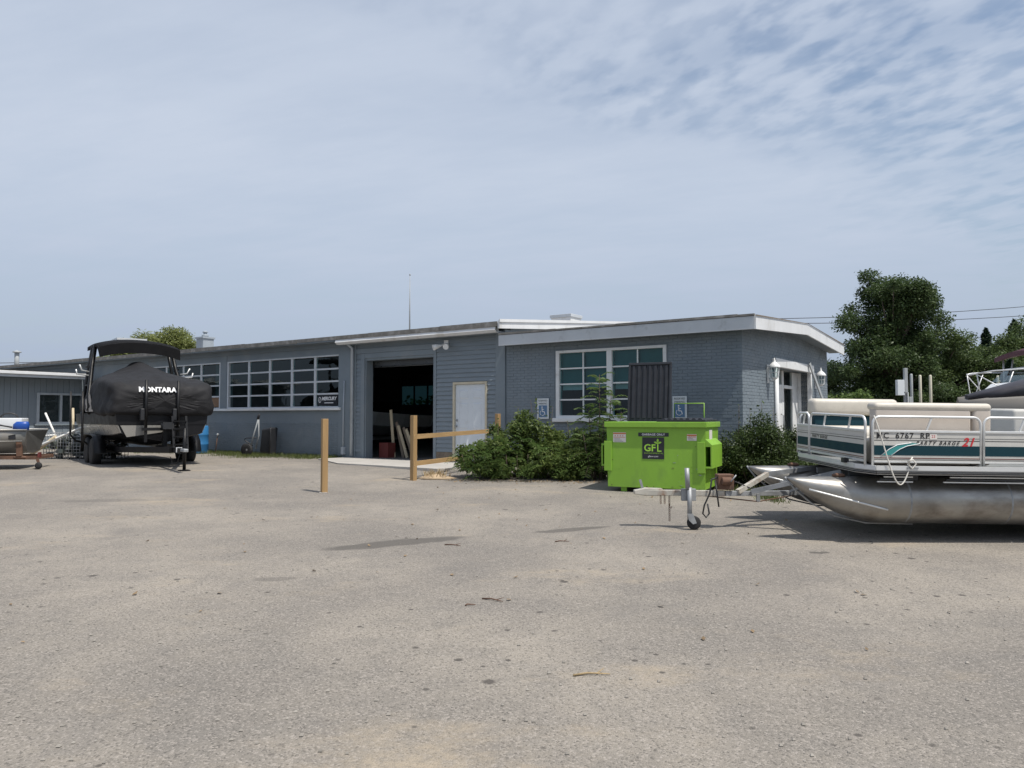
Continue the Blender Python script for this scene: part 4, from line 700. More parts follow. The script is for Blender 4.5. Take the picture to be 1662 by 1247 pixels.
for yy in (-.28, .45):
    B().bar((1.7, yy, .46), (6.4, yy, .46), .06, .09).build('frame_rail', MT['steel'], tr); B().bar((1.8, yy, .70), (6.4, yy, .70), .05, .07).build('lift_rail', MT['steel'], tr)
    for xx in (2.2, 3.6, 5.0): B().bar((xx, yy, .48), (xx + .3, yy, .69), .04, .04).build('brace', MT['steel'], tr)
    for xx in (4.2, 4.9): B().lathe([(.05, -.07), (.19, -.07), (.215, -.05), (.215, .05), (.19, .07), (.05, .07)], (xx, yy, .27), 20, 'y').build('wheel', MT['rubber'], tr)
for xx in (1.75, 3.0, 6.3): B().bar((xx, -.28, .44), (xx, .45, .44), .05, .05).build('brace', MT['steel'], tr)

# ------------------------------------------------------------------ covered tow boat and its trailer
bb = empty('covered_tow_boat', (-7.42, 17.14, 0), math.atan2(-.8, .6), 'tow boat under a black canvas cover with a black bimini tower', 'boat')
def hull(rows, m_, nm, par): return B().loft(rows, cap=True, smooth=False).build(nm, m_, par)
st = [(-6.7, 1.12, .44, .66), (-5.6, 1.15, .44, .67), (-4, 1.15, .45, .68), (-2.8, 1.13, .47, .70), (-1.9, 1.08, .52, .73), (-1.42, 1.0, .60, .77)]
def sec(x, w_, zk, zc): return [(x, 0, zk), (x, .84 * w_, zc), (x, .90 * w_, zc + .01), (x, .97 * w_, .99), (x, -.97 * w_, .99), (x, -.90 * w_, zc + .01), (x, -.84 * w_, zc)]
hull([sec(*q) for q in st], MT['blackhull'], 'hull', bb)
for sy in (-1, 1): B().loft([[(x, sy * (.90 * w_ + .006), zc + .03), (x, sy * (.97 * w_ + .006), .98), (x, sy * .96 * w_, .98), (x, sy * .89 * w_, zc + .03)] for x, w_, zk, zc in st], smooth=False).build('side_stripe', MT['silver'], bb)
hull([[(x, 0, zk - .012), (x, .86 * w_, zc - .004), (x, .5 * w_, (zk + zc) / 2 + .04), (x, -.5 * w_, (zk + zc) / 2 + .04), (x, -.86 * w_, zc - .004)] for x, w_, zk, zc in st], MT['blackhull'], 'hull_bottom', bb)
hull([[(x + .012, .99 * w_, .985), (x + .012, 1.02 * w_, 1.26), (x + .012, -1.02 * w_, 1.26), (x + .012, -.99 * w_, .985)] for x, w_, zk, zc in st], MT['blackhull'], 'topside_band', bb)
B().prism([(-.78, .70), (-.05, .80), (.3, .97), (-.92, .97)], -1.415, -1.395, 'x').build('bow_plate', MT['silver'], bb)
# cover
rows = []; cs = [(-1.27, .97, 1.26, 1.66, 1.72, .70), (-1.33, 1.13, 1.19, 1.86, 1.92, .90), (-1.55, 1.19, 1.17, 1.99, 2.07, .95), (-2.0, 1.21, 1.17, 2.06, 2.17, .955), (-2.7, 1.22, 1.18, 2.12, 2.33, .95), (-3.6, 1.22, 1.2, 2.17, 2.52, .93), (-4.3, 1.2, 1.26, 2.14, 2.67, .84), (-4.55, 1.2, 1.26, 2.14, 2.68, .84), (-5.2, 1.18, 1.26, 2.06, 2.44, .86), (-6.0, 1.16, 1.26, 1.95, 2.16, .88), (-6.6, 1.12, 1.26, 1.8, 1.9, .9)]
for x, hw, zb, zs, zt, sh in cs:
    ring = []
    half = [(hw * .97, zb), (hw * 1.0, zb + .12), (hw * .985, zb + .3), (hw * .95, (zb + zs) / 2 + .1), (hw * sh * 1.04, zs - .06), (hw * sh * .93, zs + .015), (hw * sh * .62, zs + (zt - zs) * .36), (hw * sh * .32, zs + (zt - zs) * .66), (hw * .06, zt)]
    pts = [(yy, z) for yy, z in half] + [(-yy, z) for yy, z in half[::-1]] + [(-hw * .5, zb + .02), (hw * .5, zb + .02)]
    for k, (yy, z) in enumerate(pts):
        nn = mnoise.noise(Vector((x * 1.7, yy * 2.2, z * 2.4))) * .035; sag = -.03 * math.sin(yy * 9 + x * 3) * (z < zb + .2)
        ring.append((x + nn * (x > -1.4), yy * (1 + nn), z + nn * .8 + sag))
    rows.append(ring)
cvo = B().loft(rows).build('canvas_cover', MT['canvas'], bb); sb = cvo.modifiers.new('sub', 'SUBSURF'); sb.levels = 2; sb.render_levels = 2
dt = bpy.data.textures.new('wrinkle', 'CLOUDS'); dt.noise_scale = .24; dm = cvo.modifiers.new('wrinkle', 'DISPLACE'); dm.texture = dt; dm.strength = .085; dm.mid_level = .5
place_text('montara', 'cover_lettering', MT['wprint'], bb, (-1.268, -.16, 1.80), (0, 1, 0), (-.36, 0, 1))
for sy in (-1, 1):
    B().add([(-3.3, sy * 1.205, 1.30), (-4.5, sy * 1.205, 1.30), (-4.7, sy * 1.18, 1.62), (-3.9, sy * 1.19, 1.75)], [(0, 1, 2, 3)]).build('side_window', MT['vinyl'], bb)
    B().tube([(-4.0, sy * 1.17, 1.25), (-4.25, sy * 1.17, 1.7), (-4.75, sy * 1.04, 2.5), (-4.9, sy * .95, 3.08)], .055, 8).build('tower_leg', MT['black'], bb); B().tube([(-5.1, sy * 1.17, 1.25), (-5.15, sy * 1.16, 1.7), (-5.25, sy * 1.04, 2.5), (-5.3, sy * .95, 3.08)], .045, 8).build('tower_leg', MT['black'], bb)
    for z in (2.0, 2.5): B().tube([(-4.45 - (z - 2) * .6, sy * 1.14, z), (-5.2, sy * 1.13, z)], .02, 6).build('tower_brace', MT['black'], bb)
    rk = B(); rk.tube([(-4.6, sy * 1.13, 2.35), (-4.55, sy * 1.3, 2.38), (-4.5, sy * 1.36, 2.52)], .02, 6); rk.tube([(-4.6, sy * 1.13, 2.25), (-4.5, sy * 1.42, 2.28), (-4.5, sy * 1.44, 2.4)], .02, 6); rk.build('board_rack', MT['alumrail'], bb)
bt = []
for i in range(11):
    x = -4.0 - i * .2; q = (i - 5) / 5; dz = (-.15 if q < 0 else -.02) * abs(q) ** 2.5
    top = [(x, yy, 3.27 + dz - .15 * (abs(yy) / .98) ** 2.4) for yy in [-.98 + k * .1225 for k in range(17)]]
    bt.append(top + [(x, yy, z - .1 - .17 * (i == 0) - .08 * (i == 1)) for _, yy, z in top[::-1]])
B().loft(bt).build('bimini_top', MT['canvas2'], bb)
B().box(-5.7, -4.8, -.45, .3, 3.255, 3.31).build('hatch_frame', MT['alumrail'], bb)
# trailer
bt_ = empty('boat_trailer', (-7.42, 17.14, gz(17.1)), math.atan2(-.8, .6), 'black tandem trailer with guide posts under the covered boat', 'trailer')
for sy in (-1, 1):
    B().bar((-7.8, sy * .72, .42), (-2.4, sy * .72, .42), .08, .13).build('frame_rail', MT['black'], bt_); B().bar((-2.4, sy * .72, .42), (-.3, sy * .08, .46), .08, .13).build('frame_rail', MT['black'], bt_); B().bar((-7.4, sy * .55, .58), (-2.6, sy * .5, .66), .1, .09).build('bunk', MT['canvas2'], bt_)
    B().bar((-3.0, sy * .72, .5), (-3.0, sy * 1.02, .6), .05, .05).build('fender_arm', MT['black'], bt_)
    fd = B(); fr2 = [(-2.75, .33), (-2.85, .58), (-3.05, .74), (-3.4, .78), (-4.3, .78), (-4.65, .74), (-4.85, .58), (-4.95, .33)]; fd.loft([[(x, sy * .98, z), (x, sy * 1.24, z), (x, sy * 1.24, z - .025), (x, sy * .98, z - .025)] for x, z in fr2]); fd.build('fender', MT['black'], bt_)
    for x in (-3.42, -4.22):
        wl = B().lathe([(.2, -.1), (.32, -.1), (.345, -.07), (.345, .07), (.32, .1), (.2, .1)], (x, sy * 1.11, .345), 24, 'y').build('tyre', MT['rubber'], bt_); B().lathe([(.03, -.07 * sy), (.19, -.02 * sy), (.205, .095 * sy), (.12, .05 * sy), (.05, .08 * sy), (.02, .085 * sy)], (x, sy * 1.11, .345), 16, 'y').build('rim', MT['steel'], wl)
    B().tube([(-4.0 if sy < 0 else -4.0, sy * .76, .42), (-4.0, sy * 1.2, .5), (-4.0, sy * 1.33, .62), (-4.0, sy * 1.34, 1.85)], .028, 8).build('guide_post', MT['black'], bt_); B().tube([(-5.9, sy * .76, .42), (-5.9, sy * 1.22, .55), (-5.9, sy * 1.36, .72), (-5.9, sy * 1.37, 1.9)], .028, 8).build('guide_post', MT['black'], bt_)
for yy in (-.42, .28): B().tube([(-1.2, yy, .85), (-1.2, yy, 2.06)], .036, 8).build('bow_post', MT['black'], bt_); B().bar((-1.2, yy, .9), (-1.2, yy - .0, .62), .06, .06).build('bow_post_base', MT['black'], bt_); B().box(-1.26, -1.12, yy - .13, yy - .04, 1.12, 1.4).build('bow_stop', MT['blackmat'], bt_, .02)
B().bar((-1.2, -.5, .92), (-1.2, .45, .92), .07, .07).build('cross_beam', MT['black'], bt_); B().bar((-1.2, .0, .45), (-1.2, .0, .92), .09, .09).build('winch_post', MT['black'], bt_)
B().bar((-1.9, 0, .46), (.45, 0, .46), .09, .12).build('tongue', MT['black'], bt_); B().bar((.4, 0, .48), (.72, 0, .48), .1, .07).build('coupler', MT['steel'], bt_, .015); B().box(.1, .14, -.06, .06, .42, .53).build('label_plate', MT['wprint'], bt_)
B().tube([(0.02, .14, .03), (.02, .14, .95)], .036, 10).build('jack_post', MT['black'], bt_); B().box(-.1, .12, .03, .25, .0, .025).build('jack_foot', MT['black'], bt_); B().tube([(.02, .14, .95), (.02, .02, .97), (.02, .02, 1.03)], .012, 6).build('jack_crank', MT['black'], bt_)
lad = B(); lad.bar((-.85, .42, .45), (-1.05, .42, 1.22), .05, .05); lad.bar((-.85, .12, .45), (-1.05, .12, 1.22), .05, .05); lad.build('ladder_rail', MT['black'], bt_)
for k in range(4): B().box(-.98 - .04 * k, -.84 - .04 * k, .12, .42, .55 + k * .18, .575 + k * .18).build('ladder_step', MT['black'], bt_)
wi = B().box(-1.15, -.95, -.1, .1, .92, 1.08); wi.tube([(-1.05, -.12, 1.0), (-1.05, .12, 1.0)], .06, 10); wi.build('winch', MT['blackmat'], bt_); B().tube([(.35, -.03, .4), (.3, -.08, .2), (.1, -.12, .15), (-.2, -.1, .3)], .012, 6).build('brake_cable', MT['black'], bt_); B().bar((-7.8, -.72, .5), (-7.8, .72, .5), .08, .1).build('cross_beam', MT['black'], bt_)
B().bar((-4, -.9, .34), (-4, .9, .34), .06, .06).build('axle', MT['black'], bt_); B().bar((-3.42, -1.0, .34), (-3.42, 1.0, .34), .05, .05).build('axle', MT['black'], bt_); B().bar((-4.22, -1.0, .34), (-4.22, 1.0, .34), .05, .05).build('axle', MT['black'], bt_)

# ------------------------------------------------------------------ aluminium fishing boat at the left edge
fa = math.atan2(-.2, -.97)
ab = empty('aluminium_fishing_boat', (-11.15, 18.0, 0), fa, 'open aluminium fishing boat with blue outboard at the left edge', 'boat')
rows = []
for x, hw, zk, zg_ in ((0, .62, .33, .86), (.8, .68, .32, .86), (1.8, .70, .32, .88), (2.8, .60, .36, .94), (3.6, .38, .48, 1.02), (4.2, .06, .72, 1.1)):
    rows.append([(x - (.08 if x == 0 else 0), -hw, zg_), (x, -hw * .86, (zk + zg_) / 2 - .02), (x, -hw * .6, zk + .06), (x, 0, zk), (x, hw * .6, zk + .06), (x, hw * .86, (zk + zg_) / 2 - .02), (x - (.08 if x == 0 else 0), hw, zg_)])
hb = B().loft(rows, closed=False, cap=False, smooth=True); hb.f.append(tuple(range(7))); hb.sm.append(False); hb = hb.build('hull', MT['olive'], ab); sol = hb.modifiers.new('solid', 'SOLIDIFY'); sol.thickness = .02
for sgn in (-1, 1): B().tube([(r_[0 if sgn < 0 else 6][0], r_[0 if sgn < 0 else 6][1], r_[0][2] + .01) for r_ in rows], .022, 6).build('gunwale', MT['olive'], ab); B().tube([(.02, sgn * .6, .62), (1.8, sgn * .675, .60), (2.8, sgn * .58, .66)], .015, 6).build('side_strake', MT['olive'], ab)
for x in (.5, 1.5, 2.6): B().box(x, x + .32, -.55, .55, .62, .67).build('bench_seat', MT['olive'], ab)
cushion(.12, .62, .0, .4, .72, 1.14, MT['gelw'], 'console', .02, ab); stw = B(); stw.tube([(.45 + .16 * math.cos(a), .2 + .04 * math.cos(a), 1.15 + .1 * math.sin(a)) for a in [i * math.pi / 8 for i in range(17)]], .02, 6); stw.build('steering_wheel', MT['blackmat'], ab)
B().tube([(1.9, .2, .6), (1.85, .2, 1.06), (1.92, .2, 1.2)], .02, 6).build('light_pole', MT['steel'], ab); B().ell((1.86, .2, 1.02), (.06, .06, .07), 8, 6).build('lamp', MT['steel'], ab)
om = empty('outboard_motor', (-11.3, 17.45, 0), fa, 'blue outboard motor clamped on the fishing boat transom', 'outboard motor')
cw_ = B().loft([[(-.17 + dx + k * math.cos(a), .0 + .11 * k / .2 * math.sin(a), z) for a in [i * math.pi / 6 for i in range(12)]] for dx, k, z in ((0, .11, .84), (0, .17, .87), (-.01, .17, 1.0), (-.03, .12, 1.06))]); cw_.build('cowling', MT['bluecowl'], om); B().bar((-.14, 0, .84), (-.16, 0, .26), .1, .12).build('leg', MT['rust'], om, .02); B().ell((-.18, 0, .25), (.16, .04, .04), 10, 6).build('gearcase', MT['rust'], om); B().box(-.1, .04, -.1, .1, .66, .86).build('clamp', MT['blackmat'], om)
B().tube([(.0, .02, .93), (.25, .02, .98), (.4, .02, .97)], .018, 6).build('tiller', MT['blackmat'], om)
at = empty('rusty_trailer', (-11.15, 18.0, 0), fa, 'rusty low trailer carrying the aluminium fishing boat', 'trailer')
for sgn in (-1, 1): B().bar((-.25, sgn * .5, .24), (4.6, sgn * .35, .28), .06, .08).build('frame_rail', MT['rust'], at); B().lathe([(.1, -.06), (.2, -.06), (.22, -.04), (.22, .04), (.2, .06), (.1, .06)], (1.6, sgn * .82, .22), 18, 'y').build('wheel', MT['rubber'], at)
for x in (-.2, 1.5, 3.2): B().bar((x, -.5, .23), (x, .5, .23), .06, .06).build('cross_beam', MT['rust'], at)
B().bar((1.6, -.8, .2), (1.6, .8, .2), .05, .05).build('axle', MT['rust'], at); B().lathe([(.02, -.03), (.07, -.03), (.08, 0), (.07, .03), (.02, .03)], (-.3, .52, .06), 14, 'y').build('tail_roller', MT['rubber'], at); B().bar((-.26, .5, .24), (-.3, .5, .08), .04, .05).build('roller_bracket', MT['rust'], at); B().box(-.3, -.26, .36, .48, .24, .36).build('tail_lamp', MT['red'], at)

# scrap pile: two wire baskets, loose lengths of pipe
def basket(loc, rz, sx_, sy_, h_, lab):
    e = empty('wire_basket', loc, rz, lab, 'basket', 'wire baskets of scrap')
    b = B(); nX = int(sx_ / .1)
    for z in [i * .09 for i in range(int(h_ / .09) + 1)]: b.tube([(0, 0, z), (sx_, 0, z), (sx_, sy_, z), (0, sy_, z), (0, 0, z)], .009, 4)
    for i in range(nX + 1):
        for yy in (0, sy_): b.tube([(i * sx_ / nX, yy, 0), (i * sx_ / nX, yy, h_)], .009, 4)
    b.build('wire_frame', MT['steel'], e); c = B()
    for i in range(60):
        p = Vector((rnd.uniform(.08, sx_ - .08), rnd.uniform(.08, sy_ - .08), rnd.uniform(.03, h_ * .75))); c.bar(p, p + Vector((rnd.uniform(-.25, .25), rnd.uniform(-.2, .2), rnd.uniform(-.03, .12))), rnd.uniform(.04, .22), rnd.uniform(.03, .16))
    c.build('scrap', MT['scrap'], e)['kind'] = 'stuff'
basket((-13.1, 21.6, 0), -.3, 1.0, .8, .72, 'wire basket of dark scrap nearest the fishing boat'); basket((-12.1, 21.3, 0), -.1, 1.1, .8, .66, 'wire basket of scrap beside the black trailer wheel')
for i, (a, e, r_, m_, lab) in enumerate((((-13.9, 21.45, .05), (-11.5, 21.2, 1.02), .035, 'pvc', 'long white pipe propped diagonally across the scrap baskets'), ((-13.0, 22.1, .5), (-13.5, 22.3, 1.28), .03, 'pvc', 'short pale pipe leaning left out of the scrap basket'), ((-12.5, 22.0, .45), (-12.65, 22.2, 1.42), .035, 'palewood', 'upright cream stake in the scrap pile'), ((-12.2, 22.0, .4), (-12.25, 22.2, 1.3), .03, 'pvc', 'upright white pipe behind the guide post'), ((-13.4, 21.7, .62), (-12.9, 21.8, .66), .028, 'pvc', 'short white pipe lying level on the left basket'), ((-13.6, 21.6, .02), (-12.6, 21.3, .62), .05, 'palewood', 'grey board sloping under the long white pipe'))):
    o = empty('loose_pipe' if m_ == 'pvc' else 'loose_board', a, 0, lab, 'pipe' if m_ == 'pvc' else 'board', 'loose lengths in the scrap pile'); v_ = Vector(e) - Vector(a); B().tube([(0, 0, 0), v_ * .5 + Vector((0, 0, -.01)), v_], r_, 8).build('length', MT[m_], o)
# drum, pipe stand, hand cart by the wall
dm_ = empty('blue_drum', tuple(L2W(-11.6, -.75)), RZ, 'blue plastic drum behind the covered boat bow', 'drum'); B().lathe([(.27, 0), (.29, .03), (.29, .28), (.30, .30), (.29, .32), (.29, .58), (.3, .6), (.29, .62), (.285, .86), (.26, .89)], n=24).build('barrel', MT['bluebar'], dm_)
sp_ = empty('hose_spigot', tuple(L2W(-11.0, -.5)), RZ, 'leaning dark hose spigot pipe in the grass by the wall', 'spigot'); B().tube([(-.08, 0, 0), (.02, 0, .55)], .014, 6).build('pipe', MT['rust'], sp_); B().ell((.025, 0, .6), (.05, .04, .05), 8, 6).build('valve', MT['steel'], sp_)
hc = empty('garden_cart', tuple(L2W(-8.95, -.62)), RZ + .15, 'black two-wheeled garden cart stood on end against the brick', 'cart')
tb = B(); tb.add([(.12, .10, .10), (.62, .02, .04), (.62, .30, .04), (.12, .36, .10), (.18, .12, .80), (.60, .06, .86), (.60, .40, .86), (.18, .40, .80)], [(0, 3, 2, 1), (4, 5, 6, 7), (0, 1, 5, 4), (1, 2, 6, 5), (2, 3, 7, 6), (3, 0, 4, 7)]); tb.build('tray', MT['blackmat'], hc, .05); B().tube([(.60, .06, .86), (.635, .03, .82), (.64, .0, .08)], .018, 6).build('tray_lip', MT['blackmat'], hc)
for yy, x0 in ((-.12, .0), (.12, -.02)):
    B().tube([(x0 - .02, yy, .2), (x0 + .12, yy - .02, .6), (x0 + .33 - (yy > 0) * .25, yy, 1.22)], .02, 8).build('handle', MT['galvpost'], hc); B().tube([(x0 + .285 - (yy > 0) * .25, yy, 1.1), (x0 + .34 - (yy > 0) * .25, yy, 1.26)], .027, 8).build('grip', MT['blackmat'], hc)
for xx, yy in ((.04, -.28), (-.16, -.16)):
    wl = B().lathe([(.09, -.045), (.16, -.045), (.185, -.02), (.185, .02), (.16, .045), (.09, .045)], (xx, yy, .185), 20, 'y').build('wheel', MT['rubber'], hc); B().lathe([(.015, -.05), (.09, -.03), (.09, .03), (.015, .05)], (xx, yy, .185), 12, 'y').build('hub', MT['steel'], wl)
B().tube([(.04, -.28, .185), (-.16, -.16, .185)], .014, 6).build('axle', MT['blackmat'], hc); B().tube([(-.05, 0, .3), (-.35, 0, .45), (-.38, 0, .5), (-.3, 0, .53), (.1, 0, .54)], .016, 6).build('stand_hoop', MT['blackmat'], hc)

# ------------------------------------------------------------------ inside the garage
for i, (t, y, L_, lean, m_) in enumerate(((-4.55, .75, 1.35, .12, 'palewood'), (-4.42, .85, 1.0, .25, 'oldwood'), (-4.3, .8, .9, .32, 'palewood'), (-4.15, .85, .85, .36, 'oldwood'), (-4.0, .8, .8, .38, 'palewood'))):
    e = empty('leaning_board', tuple(L2W(t, y, .02)), RZ, ['tall board just inside the garage opening', 'second board from the red crate in the garage', 'third leaning board inside the garage', 'fourth leaning board inside the garage', 'rightmost leaning board inside the garage'][i], 'board', 'boards leaning inside the garage'); B().bar((lean, 0, 0), (-.12, .1, L_), .09, .025, (0, 1, 0)).build('plank', MT[m_], e)
rc = empty('red_crate', tuple(L2W(-4.58, .62, .02)), RZ, 'red crate just inside the garage opening', 'crate'); cr = B(); cr.box(-.17, .17, -.15, .15, 0, .02); cr.box(-.17, -.15, -.15, .15, .02, .42); cr.box(.15, .17, -.15, .15, .02, .42); cr.box(-.15, .15, -.15, -.13, .02, .42); cr.box(-.15, .15, .13, .15, .02, .42); cr.build('box', MT['red'], rc)
def shopboat(t, y, rz, lab, m_):
    e = empty('stored_boat', tuple(L2W(t, y, .02)), RZ + rz, lab, 'boat', 'boats stored inside the workshop'); rows = []
    for x, hw, zk, zg_ in ((0, .95, .5, 1.2), (2, 1.0, .5, 1.25), (3.5, .85, .58, 1.32), (4.7, .45, .8, 1.42), (5.4, .05, 1.15, 1.5)): rows.append([(x, -hw, zg_), (x, -hw * .85, zk + .3), (x, 0, zk), (x, hw * .85, zk + .3), (x, hw, zg_), (x, 0, zg_ + .06)])
    B().loft(rows, smooth=False).build('hull', m_, e); B().add([(2.2, -.8, 1.28), (2.2, .8, 1.28), (1.8, .7, 1.7), (1.8, -.7, 1.7)], [(0, 1, 2, 3)]).build('windshield', MT['smoke'], e)
    for sy in (-1, 1): B().bar((0, sy * .5, .4), (5.0, sy * .2, .42), .07, .1).build('trailer_rail', MT['steel'], e); B().lathe([(.1, -.08), (.26, -.08), (.28, 0), (.26, .08), (.1, .08)], (1.6, sy * .9, .28), 16, 'y').build('trailer_wheel', MT['rubber'], e)
    B().bar((5.0, 0, .42), (6.2, 0, .45), .07, .09).build('trailer_tongue', MT['steel'], e); B().tube([(5.9, 0, 0), (5.9, 0, .75)], .03, 8).build('trailer_jack', MT['steel'], e)
shopboat(-2.2, 8.0, R(-95), 'pale boat on a trailer stored right inside the garage', MT['gelw']); shopboat(-5.2, 10.5, R(-90), 'dark boat stored deep inside the garage', MT['blackhull']); shopboat(-9.0, 6.5, R(-80), 'white boat stored behind the gridded windows', MT['gelw'])

# ------------------------------------------------------------------ boats behind the pontoon
tb_ = empty('taupe_runabout', (8.1, 14.0, -.05), R(-8), 'taupe runabout with dark windshield cover behind the pontoon boat', 'boat')
rows = []; low = []
for x, hw, zk, zg_ in ((0, .06, 1.1, 1.50), (.35, .45, .85, 1.54), (1.0, .85, .65, 1.58), (2.0, 1.1, .55, 1.62), (4.0, 1.2, .5, 1.62), (6.2, 1.2, .5, 1.6)):
    rows.append([(x, yy, z) for yy, z in ((-hw, 1.27), (-hw * 1.03, 1.33), (-hw, zg_ - .04), (-hw * .85, zg_), (0, zg_ + .07), (hw * .85, zg_), (hw, zg_ - .04), (hw, 1.27))]); low.append([(x + .02, yy, z) for yy, z in ((-hw, 1.262), (-hw * .88, zk + .28), (0, zk), (hw * .88, zk + .28), (hw, 1.262))])
B().loft(rows).build('deck', MT['tan'], tb_); B().loft(low, smooth=False).build('hull', mat('grey_gelcoat', (.27, .31, .31), .3, var=.06, coat=.3), tb_)
sr = B(); sr.loft([[(x, -hw * 1.012 - .004, 1.16), (x, -hw * 1.012 - .004, 1.262), (x, -hw * 1.0, 1.262), (x, -hw * 1.0, 1.16)] for x, hw in ((.36, .45), (1.0, .85), (2.0, 1.1), (4, 1.2), (6.2, 1.2))]); sr.build('hull_stripe', MT['teal'], tb_)
ws = B(); ws.loft([[(x, -hw, 1.53 + .05 * k), (x + .35 * k, -hw * .85, 1.58 + .34 * k), (x + .4 * k, 0, 1.6 + .42 * k), (x + .35 * k, hw * .85, 1.58 + .34 * k), (x, hw, 1.53 + .05 * k)] for x, hw, k in ((.12, .16, .03), (.5, .45, .4), (1.0, .7, .85), (1.7, .9, 1.1), (3.4, .95, .9))]); ws.build('windshield_cover', mat('dark_mesh_canvas', (.035, .033, .04), .5, var=.3, scale=4), tb_)
cushion(1.15, 1.6, -1.12, -.95, 1.36, 1.47, MT['tan'], 'deck_mould', .05, tb_); B().box(1.55, 2.1, -1.125, -1.09, 1.0, 1.11).build('side_port', MT['bprint'], tb_)
for sy in (-.5, .5): B().bar((.8, sy, .45), (6.2, sy, .45), .1, .5 - .0).build('cradle_rail', MT['steel'], tb_); 
for xx in (1.5, 4.5): B().box(xx, xx + .15, -.7, .7, 0, .25).build('cradle_block', MT['oldwood'], tb_)
wc = empty('white_cruiser', (11.2, 19.0, 0), R(-6), 'white cabin cruiser with bow rail and maroon bimini at the right edge', 'boat')
rows = []
for x, hw, zk, zg_ in ((0, .05, 1.15, 1.70), (.4, .5, .9, 1.71), (1.2, .95, .7, 1.72), (2.5, 1.2, .6, 1.70), (5, 1.25, .6, 1.66), (7, 1.2, .6, 1.64)): rows.append([(x, -hw, zg_ - .03), (x, -hw * .86, zk + .3), (x, 0, zk), (x, hw * .86, zk + .3), (x, hw, zg_ - .03), (x, hw * .8, zg_ + .02), (x, -hw * .8, zg_ + .02)])
B().loft(rows, smooth=False).build('hull', MT['gelw'], wc); cb = B().loft([[(x, -hw, 1.68), (x + .1, -hw * .9, z), (x + .1, hw * .9, z), (x, hw, 1.68)] for x, hw, z in ((.55, .5, 1.86), (.75, .62, 2.0), (1.3, .85, 2.06), (3.6, .95, 2.06))], smooth=False); cb.build('cabin', MT['gelw'], wc, .03)
ws = B(); ws.loft([[(.95, -.75, 2.04), (1.3, -.7, 2.36), (1.3, .7, 2.36), (.95, .75, 2.04)], [(2.6, -.95, 2.04), (2.5, -.88, 2.38), (2.5, .88, 2.38), (2.6, .95, 2.04)]], cap=True, smooth=False); ws.build('windshield', MT['clear'], wc); B().tube([(1.3, -.7, 2.37), (2.5, -.88, 2.39)], .02, 6).tube([(1.3, -.7, 2.37), (1.3, .7, 2.37), (2.5, .88, 2.39)], .02, 6).tube([(1.95, -.83, 2.05), (1.9, -.79, 2.38)], .03, 6).build('windshield_frame', MT['alumrail'], wc)
for sy in (-1, 1):
    B().tube([(.15, sy * .25, 2.22), (.4, sy * .5, 2.27), (1.0, sy * .85, 2.30), (1.9, sy * 1.05, 2.30)], .016, 6).build('bow_rail', MT['alumrail'], wc)
    for xx, yy, xb in ((.15, .25, .22), (.75, .72, .55), (1.5, .97, 1.2)): B().tube([(xx, sy * yy, 2.24), (xb, sy * (yy + .0), 1.71)], .013, 6).build('stanchion', MT['alumrail'], wc)
    B().tube([(.15, sy * .25, 2.2), (.75, sy * .66, 1.72)], .012, 6).build('stanchion', MT['alumrail'], wc)
    for xx, xb in ((1.38, 1.42), (1.62, 1.47)): B().tube([(xx, sy * .98, 2.64), (xb, sy * 1.02, 1.72)], .018, 6).build('bimini_pole', MT['alumrail'], wc)
B().tube([(.15, -.25, 2.22), (.08, 0, 2.2), (.15, .25, 2.22)], .016, 6).build('bow_rail', MT['alumrail'], wc)
bt = []
for i in range(8):
    x = 1.2 + i * .35; z0 = 2.68 + .24 * math.sin(min(1, i / 3.5) * math.pi / 2); pt = [(x, -1.05 + k * .21, z0 + .10 * (1 - ((k - 5) / 5) ** 2)) for k in range(11)]; bt.append(pt + [(a, b, c - .11) for a, b, c in pt[::-1]])
B().loft(bt).build('bimini_top', MT['maroon'], wc)
for xx in (1.5, 5.0): B().box(xx, xx + .2, -.6, .6, 0, .66).build('cradle_block', MT['oldwood'], wc)
# utility posts, stubs
ep = empty('utility_post', (13.3, 26, 0), 0, 'grey utility post carrying a white meter box', 'utility post'); B().box(-.055, .055, -.055, .055, 0, 2.82).build('post', MT['galvpost'], ep, .01); B().box(-.32, -.08, -.1, .06, 1.9, 2.42).build('meter_box', MT['signw'], ep, .01); B().tube([(.02, -.09, .0), (.02, -.09, 2.0), (-.1, -.09, 2.0)], .025, 6).build('conduit', MT['galvpost'], ep)
B().box(.08, .22, -.06, .02, 1.55, 1.85).build('junction_box', MT['galvpost'], ep, .01)
for x, h_, m_, lab in ((13.6, 2.64, 'galvpost', 'plain grey post right of the meter box post'), (13.9, 2.60, 'creampost', 'left one of the two cream pipe posts'), (14.25, 2.60, 'creampost', 'right one of the two cream pipe posts'), (15.3, 1.72, 'galvpost', 'short grey stub post left of the white cruiser bow'), (15.75, 1.68, 'galvpost', 'short grey stub post nearest the white cruiser bow'), (16.55, 2.58, 'creampost', 'cream pipe post behind the cruiser bow rail')):
    e = empty('pipe_post', (x, 26.2, 0), 0, lab, 'post', 'posts in the boat yard'); B().tube([(0, 0, 0), (0, 0, h_ - .04), (0, 0, h_)], [.045, .045, .03], 10).build('pole', MT[m_], e)
# overhead wires
for i, (a, e, lab) in enumerate((((-45, 42, 4.1), (-16, 60, 6.15), 'single overhead cable at far left'), ((14, 48, 7.3), (45, 60, 10.3), 'upper overhead wire right of the tall tree'), ((14, 48, 7.05), (45, 60, 9.5), 'lower overhead wire right of the tall tree'))):
    a = Vector(a); e = Vector(e); o = B().tube([tuple(a.lerp(e, k / 10) + Vector((0, 0, -1.2 * (k / 10) * (1 - k / 10)))) for k in range(11)], .022, 5).build('overhead_wire', MT['wire']); tag(o, lab, 'wire')

